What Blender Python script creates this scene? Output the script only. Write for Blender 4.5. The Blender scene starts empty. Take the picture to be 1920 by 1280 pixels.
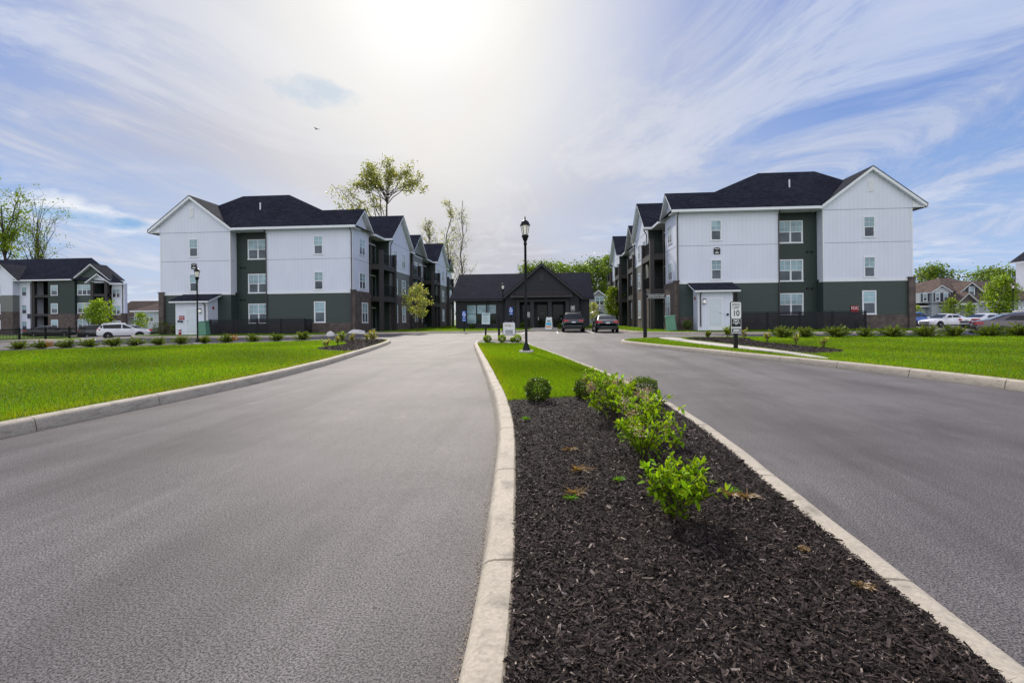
import bpy, bmesh, math, random
import numpy as np
from mathutils import Vector, Matrix
from mathutils.geometry import tessellate_polygon
random.seed(7); RNG = np.random.default_rng(7)
R = math.radians
sc = bpy.context.scene
COL = sc.collection

# ------------------------------------------------------------------ tagging
def tag(o, label=None, cat=None, group=None, kind=None):
    if label: o['label'] = label
    if cat: o['category'] = cat
    if group: o['group'] = group
    if kind: o['kind'] = kind
    return o
def empty(name, loc=(0, 0, 0), rz=0.0):
    o = bpy.data.objects.new(name, None); COL.objects.link(o)
    o.location = loc; o.rotation_euler = (0, 0, rz); o.empty_display_size = 0.2
    return o
def link(name, me, parent=None, loc=None, rz=None):
    o = bpy.data.objects.new(name, me); COL.objects.link(o)
    if parent: o.parent = parent
    if loc is not None: o.location = loc
    if rz is not None: o.rotation_euler = (0, 0, rz)
    return o
def copy_tree(o, parent=None):
    c = o.copy(); COL.objects.link(c); c.parent = parent
    for ch in list(o.children): copy_tree(ch, c)
    return c

# ------------------------------------------------------------------ materials
class NT:
    def __init__(s, name):
        s.m = bpy.data.materials.new(name); s.m.use_nodes = True
        s.t = s.m.node_tree; s.n = s.t.nodes; s.n.clear()
        s.out = s.n.new('ShaderNodeOutputMaterial')
        s.b = s.n.new('ShaderNodeBsdfPrincipled')
        s.t.links.new(s.b.outputs[0], s.out.inputs[0])
    def new(s, typ, **kw):
        n = s.n.new(typ)
        for k, v in kw.items(): setattr(n, k, v)
        return n
    def put(s, sock, v):
        if hasattr(v, 'links') or hasattr(v, 'is_linked'): s.t.links.new(v, sock)
        elif isinstance(v, (tuple, list)) and len(v) == 3 and sock.type == 'RGBA': sock.default_value = (*v, 1)
        else: sock.default_value = v
    def math(s, op, a, b=None, c=None, clamp=False):
        n = s.new('ShaderNodeMath', operation=op, use_clamp=clamp)
        s.put(n.inputs[0], a)
        if b is not None: s.put(n.inputs[1], b)
        if c is not None: s.put(n.inputs[2], c)
        return n.outputs[0]
    def mix(s, f, a, b, typ='MIX'):
        n = s.new('ShaderNodeMix', data_type='RGBA', blend_type=typ)
        s.put(n.inputs[0], f); s.put(n.inputs[6], a); s.put(n.inputs[7], b)
        return n.outputs[2]
    def pos(s):
        return s.new('ShaderNodeNewGeometry').outputs['Position']
    def mapping(s, v, scale=(1, 1, 1), rot=(0, 0, 0), loc=(0, 0, 0)):
        n = s.new('ShaderNodeMapping'); s.put(n.inputs[0], v)
        n.inputs[1].default_value = loc; n.inputs[2].default_value = rot; n.inputs[3].default_value = scale
        return n.outputs[0]
    def noise(s, v, scale, detail=3, rough=0.55, dist=0.0):
        n = s.new('ShaderNodeTexNoise'); s.put(n.inputs['Vector'], v)
        n.inputs['Scale'].default_value = scale; n.inputs['Detail'].default_value = detail
        n.inputs['Roughness'].default_value = rough; n.inputs['Distortion'].default_value = dist
        return n.outputs['Fac']
    def ramp(s, f, stops):
        n = s.new('ShaderNodeValToRGB'); s.put(n.inputs[0], f)
        e = n.color_ramp.elements
        while len(e) < len(stops): e.new(0.5)
        for i, (p, c) in enumerate(stops):
            e[i].position = p; e[i].color = (c, c, c, 1) if not isinstance(c, tuple) else (*c, 1)
        return n.outputs[0]
    def bump(s, h, strength=0.3, dist=0.02):
        n = s.new('ShaderNodeBump'); n.inputs['Strength'].default_value = strength
        n.inputs['Distance'].default_value = dist; s.put(n.inputs['Height'], h)
        s.t.links.new(n.outputs[0], s.b.inputs['Normal'])
    def base(s, c, rough=0.6, spec=0.4, metal=0.0):
        s.put(s.b.inputs['Base Color'], c); s.put(s.b.inputs['Roughness'], rough)
        s.b.inputs['Specular IOR Level'].default_value = spec; s.b.inputs['Metallic'].default_value = metal
    def facade_u(s):   # horizontal coordinate along a wall, whichever way it faces
        g = s.new('ShaderNodeNewGeometry')
        sp = s.new('ShaderNodeSeparateXYZ'); s.put(sp.inputs[0], g.outputs['Position'])
        sn = s.new('ShaderNodeSeparateXYZ'); s.put(sn.inputs[0], g.outputs['True Normal'])
        side = s.math('GREATER_THAN', s.math('ABSOLUTE', sn.outputs[0]), s.math('ABSOLUTE', sn.outputs[1]))
        d = s.math('SUBTRACT', sp.outputs[1], sp.outputs[0])
        u = s.math('MULTIPLY_ADD', side, d, sp.outputs[0])
        return u, sp.outputs[2], g.outputs['Position']

def m_plain(name, c, rough=0.6, spec=0.4, metal=0.0, var=0.12, scale=3.0):
    n = NT(name); p = n.pos()
    f = n.noise(p, scale, 4)
    c2 = tuple(max(0, x * (1 - 2 * var)) for x in c); c1 = tuple(min(1, x * (1 + var)) for x in c)
    n.base(n.mix(f, c2, c1), rough, spec, metal)
    return n.m
def m_board(name, c, period=0.30, dirt=0.10):
    n = NT(name); u, z, p = n.facade_u()
    fr = n.math('FRACT', n.math('DIVIDE', u, period))
    tri = n.math('ABSOLUTE', n.math('SUBTRACT', fr, 0.5))           # 0 at batten centre
    bat = n.ramp(tri, [(0.085, 1.0), (0.115, 0.0)])
    edge = n.ramp(tri, [(0.075, 0.0), (0.10, 1.0), (0.13, 0.0)])
    f = n.noise(n.mapping(p, (0.5, 0.5, 0.25)), 2.0, 4)
    c0 = n.mix(f, tuple(x * (1 - dirt) for x in c), tuple(min(1, x * (1 + dirt * .6)) for x in c))
    c0 = n.mix(n.math('MULTIPLY', edge, 0.36), c0, tuple(x * 0.45 for x in c))
    n.base(c0, 0.55, 0.35); n.bump(bat, 0.25, 0.01)
    return n.m
def m_lap(name, c, period=0.155):
    n = NT(name); u, z, p = n.facade_u()
    fr = n.math('FRACT', n.math('DIVIDE', z, period))
    line = n.ramp(fr, [(0.0, 0.25), (0.10, 1.0), (0.9, 0.9), (1.0, 0.75)])
    f = n.noise(n.mapping(p, (0.6, 0.6, 6)), 1.5, 4)
    c0 = n.mix(f, tuple(x * 0.82 for x in c), tuple(x * 1.15 for x in c))
    c0 = n.mix(1.0, c0, line, 'MULTIPLY')
    n.base(c0, 0.5, 0.35); n.bump(n.math('SUBTRACT', 1.0, fr), 0.5, 0.02)
    return n.m
def m_brick(name, c1, c2, mortar, scale=1.0, bw=0.21, bh=0.075, ms=0.009):
    n = NT(name); u, z, p = n.facade_u()
    cb = n.new('ShaderNodeCombineXYZ'); n.put(cb.inputs[0], u); n.put(cb.inputs[1], z)
    b = n.new('ShaderNodeTexBrick'); n.put(b.inputs['Vector'], cb.outputs[0])
    b.inputs['Scale'].default_value = scale; b.inputs['Brick Width'].default_value = bw
    b.inputs['Row Height'].default_value = bh; b.inputs['Mortar Size'].default_value = ms
    b.inputs['Color1'].default_value = (*c1, 1); b.inputs['Color2'].default_value = (*c2, 1)
    b.inputs['Mortar'].default_value = (*mortar, 1); b.inputs['Bias'].default_value = -0.1
    f = n.noise(p, 2.2, 5)
    c0 = n.mix(1.0, b.outputs[0], n.ramp(f, [(0.3, 0.65), (0.7, 1.25)]), 'MULTIPLY')
    n.base(c0, 0.85, 0.2); n.bump(b.outputs[1], -0.4, 0.01)
    return n.m
def m_shingle(name, c1, c2):
    n = NT(name); p = n.pos()
    g = n.new('ShaderNodeNewGeometry')
    sp = n.new('ShaderNodeSeparateXYZ'); n.put(sp.inputs[0], g.outputs['Position'])
    sn = n.new('ShaderNodeSeparateXYZ'); n.put(sn.inputs[0], g.outputs['True Normal'])
    side = n.math('GREATER_THAN', n.math('ABSOLUTE', sn.outputs[0]), n.math('ABSOLUTE', sn.outputs[1]))
    u = n.math('MULTIPLY_ADD', side, n.math('SUBTRACT', sp.outputs[1], sp.outputs[0]), sp.outputs[0])
    cb = n.new('ShaderNodeCombineXYZ'); n.put(cb.inputs[0], u); n.put(cb.inputs[1], n.math('MULTIPLY', sp.outputs[2], 1.6))
    b = n.new('ShaderNodeTexBrick'); n.put(b.inputs['Vector'], cb.outputs[0])
    b.inputs['Scale'].default_value = 1; b.inputs['Brick Width'].default_value = 0.34
    b.inputs['Row Height'].default_value = 0.16; b.inputs['Mortar Size'].default_value = 0.012
    b.inputs['Color1'].default_value = (*c1, 1); b.inputs['Color2'].default_value = (*c2, 1)
    b.inputs['Mortar'].default_value = (*tuple(x * .45 for x in c1), 1)
    f = n.noise(p, 9, 4); f2 = n.noise(p, 0.5, 3)
    c0 = n.mix(1.0, b.outputs[0], n.ramp(f, [(0.3, 0.65), (0.7, 1.4)]), 'MULTIPLY')
    c0 = n.mix(1.0, c0, n.ramp(f2, [(0.3, 0.85), (0.7, 1.15)]), 'MULTIPLY')
    n.base(c0, 0.95, 0.03); n.bump(b.outputs[1], -0.3, 0.01)
    return n.m
def m_leaf(name, c, trans=0.45, rough=0.45, spec=0.3):
    n = NT(name)
    a = n.new('ShaderNodeAttribute', attribute_name='col')
    col = n.mix(1.0, c, a.outputs['Color'], 'MULTIPLY')
    n.base(col, rough, spec)
    tr = n.new('ShaderNodeBsdfTranslucent')
    n.put(tr.inputs[0], n.mix(1.0, col, (1.25, 1.15, 0.45), 'MULTIPLY'))
    mx = n.new('ShaderNodeMixShader'); mx.inputs[0].default_value = trans
    n.t.links.new(n.b.outputs[0], mx.inputs[1]); n.t.links.new(tr.outputs[0], mx.inputs[2])
    n.t.links.new(mx.outputs[0], n.out.inputs[0])
    return n.m
def m_attr(name, rough=0.7, spec=0.3):
    n = NT(name); a = n.new('ShaderNodeAttribute', attribute_name='col')
    n.base(a.outputs['Color'], rough, spec); return n.m
def m_asphalt():
    n = NT('asphalt'); p = n.pos()
    fine = n.math('MULTIPLY_ADD', n.noise(p, 105, 2, 0.6), 0.55, n.math('MULTIPLY', n.noise(p, 240, 2, 0.7), 0.45))
    mid = n.noise(p, 26, 4, 0.7)
    big = n.noise(n.mapping(p, (0.75, 0.06, 1), (0, 0, R(6))), 1.2, 4, 0.6, 0.5)      # wheel tracks
    blot = n.noise(p, 0.30, 6, 0.68)
    drag = n.noise(n.mapping(p, (7.0, 0.9, 1), (0, 0, R(5))), 1.6, 6, 0.72)        # raked lanes of the paver
    fleck = n.noise(p, 42, 2, 0.5)
    stain = n.noise(n.mapping(p, (1.0, 0.55, 1), (0, 0, R(12)), (4.2, 1.1, 0)), 0.75, 5, 0.7, 0.8)
    c = n.mix(n.ramp(fine, [(0.42, 0.0), (0.485, 0.42), (0.56, 1.0)]), (0.016, 0.0145, 0.0155), (0.188, 0.169, 0.170))
    c = n.mix(1.0, c, n.ramp(mid, [(0.3, 0.78), (0.7, 1.16)]), 'MULTIPLY')
    c = n.mix(1.0, c, n.ramp(big, [(0.32, 0.66), (0.5, 1.0), (0.70, 1.28)]), 'MULTIPLY')
    c = n.mix(1.0, c, n.ramp(blot, [(0.32, 0.66), (0.68, 1.26)]), 'MULTIPLY')
    c = n.mix(1.0, c, n.ramp(drag, [(0.30, 0.90), (0.70, 1.08)]), 'MULTIPLY')
    c = n.mix(n.ramp(fleck, [(0.28, 0.75), (0.36, 0.0)]), c, (0.020, 0.018, 0.019))
    c = n.mix(n.ramp(stain, [(0.28, 0.42), (0.42, 0.0)]), c, (0.035, 0.032, 0.033))
    c = n.mix(n.ramp(stain, [(0.66, 0.0), (0.80, 0.5)]), c, (0.30, 0.265, 0.235))
    n.base(c, n.ramp(mid, [(0.3, 0.70), (0.7, 0.85)]), 0.30)
    n.bump(fine, 0.12, 0.003)
    return n.m
def m_concrete(name, c, scale=1.0):
    n = NT(name); p = n.pos()
    f = n.noise(p, 2.2 * scale, 5, 0.65); g = n.noise(p, 60, 3)
    st = n.noise(n.mapping(p, (1, 1, 6)), 5, 4, 0.7)
    c0 = n.mix(f, tuple(x * 0.72 for x in c), tuple(x * 1.15 for x in c))
    c0 = n.mix(1.0, c0, n.ramp(g, [(0.3, 0.82), (0.7, 1.14)]), 'MULTIPLY')
    c0 = n.mix(1.0, c0, n.ramp(st, [(0.28, 0.55), (0.48, 1.0), (1.0, 1.05)]), 'MULTIPLY')
    n.base(c0, 0.85, 0.25); n.bump(g, 0.3, 0.006)
    return n.m
def m_turf():
    n = NT('turf'); p = n.pos()
    f = n.noise(p, 0.45, 4, 0.6); g = n.noise(n.mapping(p, (1, 1, 1)), 30, 3)
    c = n.mix(n.ramp(f, [(0.3, 0.0), (0.7, 1.0)]), (0.060, 0.130, 0.006), (0.125, 0.200, 0.010))
    c = n.mix(1.0, c, n.ramp(g, [(0.25, 0.6), (0.75, 1.35)]), 'MULTIPLY')
    n.base(c, 0.85, 0.15); n.bump(g, 0.6, 0.03)
    return n.m
def m_mulch():
    n = NT('mulch'); p = n.pos()
    f = n.noise(n.mapping(p, (1, 1, 1)), 70, 4, 0.7); g = n.noise(p, 1.5, 3)
    c = n.mix(n.ramp(f, [(0.35, 0.0), (0.72, 1.0)]), (0.010, 0.008, 0.008), (0.050, 0.037, 0.033))
    c = n.mix(1.0, c, n.ramp(g, [(0.3, 0.75), (0.7, 1.25)]), 'MULTIPLY')
    n.base(c, 0.75, 0.3); n.bump(f, 1.0, 0.03)
    return n.m
def m_glass(name, c, rough=0.04, spec=0.6, blinds=False):
    n = NT(name); g = n.new('ShaderNodeNewGeometry')
    sp = n.new('ShaderNodeSeparateXYZ'); n.put(sp.inputs[0], g.outputs['Position'])
    f = n.noise(n.mapping(g.outputs['Position'], (0.6, 0.6, 0.9)), 0.9, 3)
    c0 = n.mix(n.ramp(f, [(0.35, 0.0), (0.65, 1.0)]), tuple(x * .6 for x in c), tuple(min(1, x * 1.3) for x in c))
    if blinds:
        fr = n.math('FRACT', n.math('MULTIPLY', sp.outputs[2], 16.0))
        c0 = n.mix(1.0, c0, n.ramp(fr, [(0.0, 0.7), (0.2, 1.0), (1.0, 1.0)]), 'MULTIPLY')
    n.base(c0, rough, spec)
    return n.m
def m_paint(name, c, metal=0.0, rough=0.28):
    n = NT(name); f = n.noise(n.pos(), 1.2, 3)
    n.base(n.mix(f, tuple(x * .88 for x in c), tuple(min(1, x * 1.06) for x in c)), rough, 0.5, metal)
    n.b.inputs['Coat Weight'].default_value = 0.7; n.b.inputs['Coat Roughness'].default_value = 0.05
    return n.m
def m_emit(name, c, s):
    n = NT(name); n.base(c, 0.3, 0.4)
    n.put(n.b.inputs['Emission Color'], c); n.b.inputs['Emission Strength'].default_value = s
    return n.m

MT = dict(
    asphalt=m_asphalt(), kerb=m_concrete('kerb_concrete', (0.46, 0.405, 0.325)), walk=m_concrete('walk_concrete', (0.50, 0.46, 0.41)),
    turf=m_turf(), mulch=m_mulch(),
    white=m_board('white_board_siding', (0.68, 0.715, 0.82)), trim=m_plain('white_trim', (0.74, 0.76, 0.80), 0.45, var=0.05),
    soffit=m_plain('soffit_white', (0.70, 0.71, 0.74), 0.5, var=0.05),
    green=m_lap('green_lap_siding', (0.046, 0.064, 0.059)), greendark=m_lap('dark_green_lap_siding', (0.026, 0.042, 0.036)),
    sage=m_lap('sage_lap_siding', (0.17, 0.18, 0.165)), brick=m_brick('brown_brick', (0.115, 0.086, 0.078), (0.070, 0.053, 0.052), (0.15, 0.13, 0.12)),
    shingle=m_shingle('charcoal_shingle', (0.020, 0.022, 0.032), (0.034, 0.036, 0.048)),
    officeshingle=m_shingle('slate_shingle', (0.012, 0.015, 0.026), (0.021, 0.025, 0.038)),
    brownshingle=m_shingle('brown_shingle', (0.105, 0.078, 0.068), (0.145, 0.11, 0.095)),
    bronze=m_plain('bronze_metal', (0.050, 0.043, 0.043), 0.4, 0.5), balc=m_plain('balcony_brown', (0.036, 0.031, 0.032), 0.6, var=0.1),
    black=m_plain('black_metal', (0.007, 0.007, 0.009), 0.42, 0.22), dark=m_plain('dark_interior', (0.008, 0.008, 0.009), 0.8, 0.1),
    fence=m_plain('black_slat_stain', (0.009, 0.010, 0.016), 0.6, 0.3), char=m_board('charcoal_board_siding', (0.020, 0.022, 0.031), 0.32),
    chartrim=m_plain('charcoal_trim', (0.025, 0.025, 0.031), 0.5), door=m_plain('white_door_paint', (0.60, 0.66, 0.72), 0.4, var=0.04),
    gup=m_glass('blind_glass', (0.25, 0.39, 0.44), blinds=True), glo=m_glass('screen_glass', (0.080, 0.100, 0.122), 0.15, 0.35),
    gdark=m_glass('dark_glass', (0.008, 0.016, 0.008), 0.05, 0.22), greflect=m_glass('painted_reflection_glass', (0.22, 0.34, 0.40), 0.05, 0.6),
    bark=m_plain('bark', (0.075, 0.058, 0.047), 0.9, 0.1, var=0.3, scale=6), barkpale=m_plain('pale_bark', (0.15, 0.125, 0.105), 0.9, 0.1, var=0.3, scale=6),
    leaf=m_leaf('tree_leaf', (0.29, 0.32, 0.10), 0.55), leafbright=m_leaf('young_leaf', (0.22, 0.34, 0.025), 0.5),
    leafwood=m_leaf('wood_leaf', (0.14, 0.22, 0.03), 0.45), juniper=m_leaf('juniper_needles', (0.150, 0.215, 0.022), 0.4),
    box=m_leaf('boxwood_leaf', (0.090, 0.145, 0.016), 0.35), lilac=m_leaf('shrub_leaf', (0.235, 0.42, 0.016), 0.45, 0.65, 0.08),
    petal=m_leaf('dry_petal', (0.40, 0.28, 0.24), 0.3), blade=m_leaf('grass_blade', (0.138, 0.315, 0.005), 0.5, 0.5, 0.25),
    straw=m_leaf('straw', (0.26, 0.165, 0.07), 0.3), chip=m_attr('mulch_chip', 0.8, 0.08),
    tyre=m_plain('tyre_rubber', (0.012, 0.012, 0.012), 0.75, 0.2), rim=m_plain('alloy', (0.42, 0.43, 0.45), 0.35, 0.5, 0.15),
    redlight=m_plain('red_lens', (0.45, 0.010, 0.015), 0.12, 0.6), headlight=m_plain('clear_lens', (0.55, 0.58, 0.62), 0.1, 0.6),
    carglass=m_glass('car_glass', (0.012, 0.016, 0.020), 0.04, 0.3), plate=m_plain('plate', (0.55, 0.57, 0.6), 0.4),
    pwhite=m_paint('white_paint', (0.74, 0.75, 0.78)), pdark=m_paint('dark_blue_paint', (0.016, 0.022, 0.032), 0.3), pblack=m_paint('black_paint', (0.010, 0.011, 0.014)),
    pblue=m_paint('blue_paint', (0.012, 0.10, 0.42)), pgrey=m_paint('grey_brown_paint', (0.115, 0.095, 0.098), 0.4), psilver=m_paint('silver_paint', (0.36, 0.37, 0.39), 0.5), plastic=m_plain('black_plastic', (0.015, 0.015, 0.016), 0.6),
    chrome=m_plain('chrome', (0.55, 0.55, 0.57), 0.15, 0.5, 0.9, var=0.02),
    signwhite=m_plain('sign_white', (0.72, 0.74, 0.74), 0.45, var=0.03), signblack=m_plain('sign_black', (0.010, 0.010, 0.011), 0.45),
    signteal=m_plain('sign_pale_teal', (0.50, 0.63, 0.65), 0.4, var=0.04), signblue=m_plain('sign_blue', (0.018, 0.115, 0.58), 0.4, var=0.03),
    signtext=m_plain('sign_grey_ink', (0.16, 0.22, 0.23), 0.6), gold=m_plain('gold_ink', (0.40, 0.26, 0.07), 0.45), navy=m_plain('navy_ink', (0.012, 0.018, 0.035), 0.5),
    red=m_plain('red_paint', (0.30, 0.010, 0.020), 0.4), pinkwhite=m_plain('hydrant_white', (0.75, 0.70, 0.72), 0.45), boxgreen=m_plain('transformer_green', (0.115, 0.27, 0.19), 0.5, var=0.06),
    lampglass=m_emit('frosted_lamp_glass', (0.75, 0.72, 0.66), 0.25), stone=m_plain('limestone_rock', (0.62, 0.60, 0.57), 0.85, var=0.2, scale=5),
    line=m_plain('line_paint', (0.60, 0.60, 0.57), 0.7, var=0.15, scale=12), palegrey=m_lap('pale_grey_siding', (0.46, 0.51, 0.53)), midgrey=m_lap('mid_grey_siding', (0.30, 0.32, 0.35)),
    shake=m_lap('brown_shake', (0.115, 0.10, 0.095), 0.2), garage=m_lap('garage_white', (0.60, 0.66, 0.68), 0.5), shutter=m_plain('dark_shutter', (0.045, 0.055, 0.075)),
    cyan=m_plain('board_cyan', (0.05, 0.42, 0.60), 0.4), orange=m_plain('board_orange', (0.60, 0.27, 0.10), 0.5), umb=m_leaf('lime_canvas', (0.40, 0.45, 0.02), 0.4), joint=m_plain('joint_dark', (0.06, 0.05, 0.045), 0.9),
    shadow_line=m_plain('grey_shadow_paint', (0.30, 0.34, 0.40), 0.6),  # grey strips that paint the shadow lines across the siding
    brownrock=m_plain('bed_litter', (0.10, 0.06, 0.055), 0.9),
)

# ------------------------------------------------------------------ mesh builder
class MB:
    def __init__(s): s.v = []; s.f = []; s.m = []; s.mats = []; s.sm = []
    def mi(s, mat):
        mat = MT[mat] if isinstance(mat, str) else mat
        if mat not in s.mats: s.mats.append(mat)
        return s.mats.index(mat)
    def poly(s, pts, mat, smooth=False):
        b = len(s.v); s.v += [tuple(p) for p in pts]; s.f.append(tuple(range(b, b + len(pts)))); s.m.append(s.mi(mat)); s.sm.append(smooth)
    def faces(s, pts, fs, mat, smooth=False):
        b = len(s.v); s.v += [tuple(p) for p in pts]; k = s.mi(mat)
        for f in fs: s.f.append(tuple(b + i for i in f)); s.m.append(k); s.sm.append(smooth)
    def box(s, x0, x1, y0, y1, z0, z1, mat):
        x0, x1 = sorted((x0, x1)); y0, y1 = sorted((y0, y1)); z0, z1 = sorted((z0, z1))
        s.faces([(x0, y0, z0), (x1, y0, z0), (x1, y1, z0), (x0, y1, z0), (x0, y0, z1), (x1, y0, z1), (x1, y1, z1), (x0, y1, z1)],
                [(3, 2, 1, 0), (4, 5, 6, 7), (0, 1, 5, 4), (1, 2, 6, 5), (2, 3, 7, 6), (3, 0, 4, 7)], mat)
    def slab(s, pts, t, mat):            # planar polygon thickened straight down
        n = len(pts); low = [(p[0], p[1], p[2] - t) for p in pts]
        s.faces(list(pts) + low, [tuple(range(n)), tuple(range(2 * n - 1, n - 1, -1))] + [(i, (i + 1) % n, n + (i + 1) % n, n + i) for i in range(n)], mat)
    def extrude(s, pts, vec, mat):       # polygon swept along a vector
        n = len(pts); v = Vector(vec); q = [tuple(Vector(p) + v) for p in pts]
        s.faces(list(pts) + q, [tuple(range(n - 1, -1, -1)), tuple(range(n, 2 * n))] + [(i, (i + 1) % n, n + (i + 1) % n, n + i) for i in range(n)], mat)
    def tube(s, p0, p1, r0, r1=None, mat='black', n=8, caps=True, smooth=True):
        r1 = r0 if r1 is None else r1
        a = Vector(p0); b = Vector(p1); d = (b - a)
        if d.length < 1e-6: return
        d.normalize(); u = d.orthogonal().normalized(); w = d.cross(u)
        pts = []
        for c, r in ((a, r0), (b, r1)):
            for i in range(n):
                t = 2 * math.pi * i / n; pts.append(tuple(c + (u * math.cos(t) + w * math.sin(t)) * r))
        fs = [(i, (i + 1) % n, n + (i + 1) % n, n + i) for i in range(n)]
        s.faces(pts, fs, mat, smooth)
        if caps: s.faces(pts, [tuple(range(n - 1, -1, -1)), tuple(range(n, 2 * n))], mat)
    def lathe(s, prof, mat, n=16, c=(0, 0, 0), smooth=True, axis='z', caps=True):
        pts = []
        for r, z in prof:
            for i in range(n):
                t = 2 * math.pi * i / n
                p = (r * math.cos(t), r * math.sin(t), z)
                if axis == 'y': p = (p[0], p[2], p[1])
                pts.append((c[0] + p[0], c[1] + p[1], c[2] + p[2]))
        fs = []
        for k in range(len(prof) - 1):
            for i in range(n):
                fs.append((k * n + i, k * n + (i + 1) % n, (k + 1) * n + (i + 1) % n, (k + 1) * n + i))
        s.faces(pts, fs, mat, smooth)
        for k, rev in ((0, True), (len(prof) - 1, False)):
            if caps and prof[k][0] > 1e-4:
                f = tuple(range(k * n, k * n + n)); s.faces(pts, [f[::-1] if rev else f], mat)
    def mesh(s, name):
        me = bpy.data.meshes.new(name); me.from_pydata(s.v, [], s.f)
        for m in s.mats: me.materials.append(m)
        me.polygons.foreach_set('material_index', s.m); me.polygons.foreach_set('use_smooth', s.sm); me.update()
        return me
    def build_each(s, name, parent):
        # every box or slab becomes a part of its own
        par = list(range(len(s.v)))
        def find(i):
            while par[i] != i: par[i] = par[par[i]]; i = par[i]
            return i
        for f in s.f:
            for i in f[1:]: par[find(i)] = find(f[0])
        grp = {}
        for k, f in enumerate(s.f): grp.setdefault(find(f[0]), []).append(k)
        for ks in grp.values():
            m = MB(); ids = sorted({i for k in ks for i in s.f[k]}); mp = {i: j for j, i in enumerate(ids)}
            m.v = [s.v[i] for i in ids]; m.f = [tuple(mp[i] for i in s.f[k]) for k in ks]; m.sm = [s.sm[k] for k in ks]
            m.m = [m.mi(s.mats[s.m[k]]) for k in ks]; m.build(name, parent)
    def build(s, name, parent=None, loc=None, rz=None):
        if not s.f: return None
        return link(name, s.mesh(name), parent, loc, rz)

def raw_mesh(name, V, F, mats, col=None, midx=None, smooth=False):
    V = np.ascontiguousarray(V, dtype=np.float32); k = F.shape[1]; F = np.ascontiguousarray(F, dtype=np.int32)
    me = bpy.data.meshes.new(name); me.vertices.add(len(V)); me.vertices.foreach_set('co', V.ravel())
    me.loops.add(F.size); me.loops.foreach_set('vertex_index', F.ravel())
    me.polygons.add(len(F)); me.polygons.foreach_set('loop_start', np.arange(0, F.size, k, dtype=np.int32))
    for m in mats: me.materials.append(MT[m])
    if midx is not None: me.polygons.foreach_set('material_index', np.asarray(midx, dtype=np.int32))
    if smooth: me.polygons.foreach_set('use_smooth', np.ones(len(F), dtype=bool))
    me.update(calc_edges=True)
    if col is not None:
        a = me.color_attributes.new('col', 'FLOAT_COLOR', 'POINT')
        c4 = np.ones((len(V), 4), dtype=np.float32); c4[:, :3] = col; a.data.foreach_set('color', c4.ravel())
    return me
def rand_dirs(n, rng, zbias=0.0):
    d = rng.normal(size=(n, 3)); d[:, 2] += zbias
    return d / np.linalg.norm(d, axis=1, keepdims=True)
def leaf_quads(C, size, rng, aspect=0.55, A=None, var=(0.55, 1.4), hue=0.12):
    """rhombic leaves at points C (n,3); returns V,F,col"""
    n = len(C); A = rand_dirs(n, rng) if A is None else A
    B = np.cross(A, rand_dirs(n, rng)); B /= np.linalg.norm(B, axis=1, keepdims=True) + 1e-9
    L = (size * rng.uniform(0.6, 1.3, n))[:, None]
    V = np.empty((n, 4, 3)); V[:, 0] = C - A * L * .5; V[:, 1] = C + B * L * aspect * .5; V[:, 2] = C + A * L * .5; V[:, 3] = C - B * L * aspect * .5
    g = rng.uniform(var[0], var[1], n); h = rng.normal(0, hue, n)
    col = np.stack([g * (1 + h), g, g * (1 - h)], 1).clip(0, 3)
    return V.reshape(-1, 3), np.arange(n * 4).reshape(n, 4), np.repeat(col, 4, 0)

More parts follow.
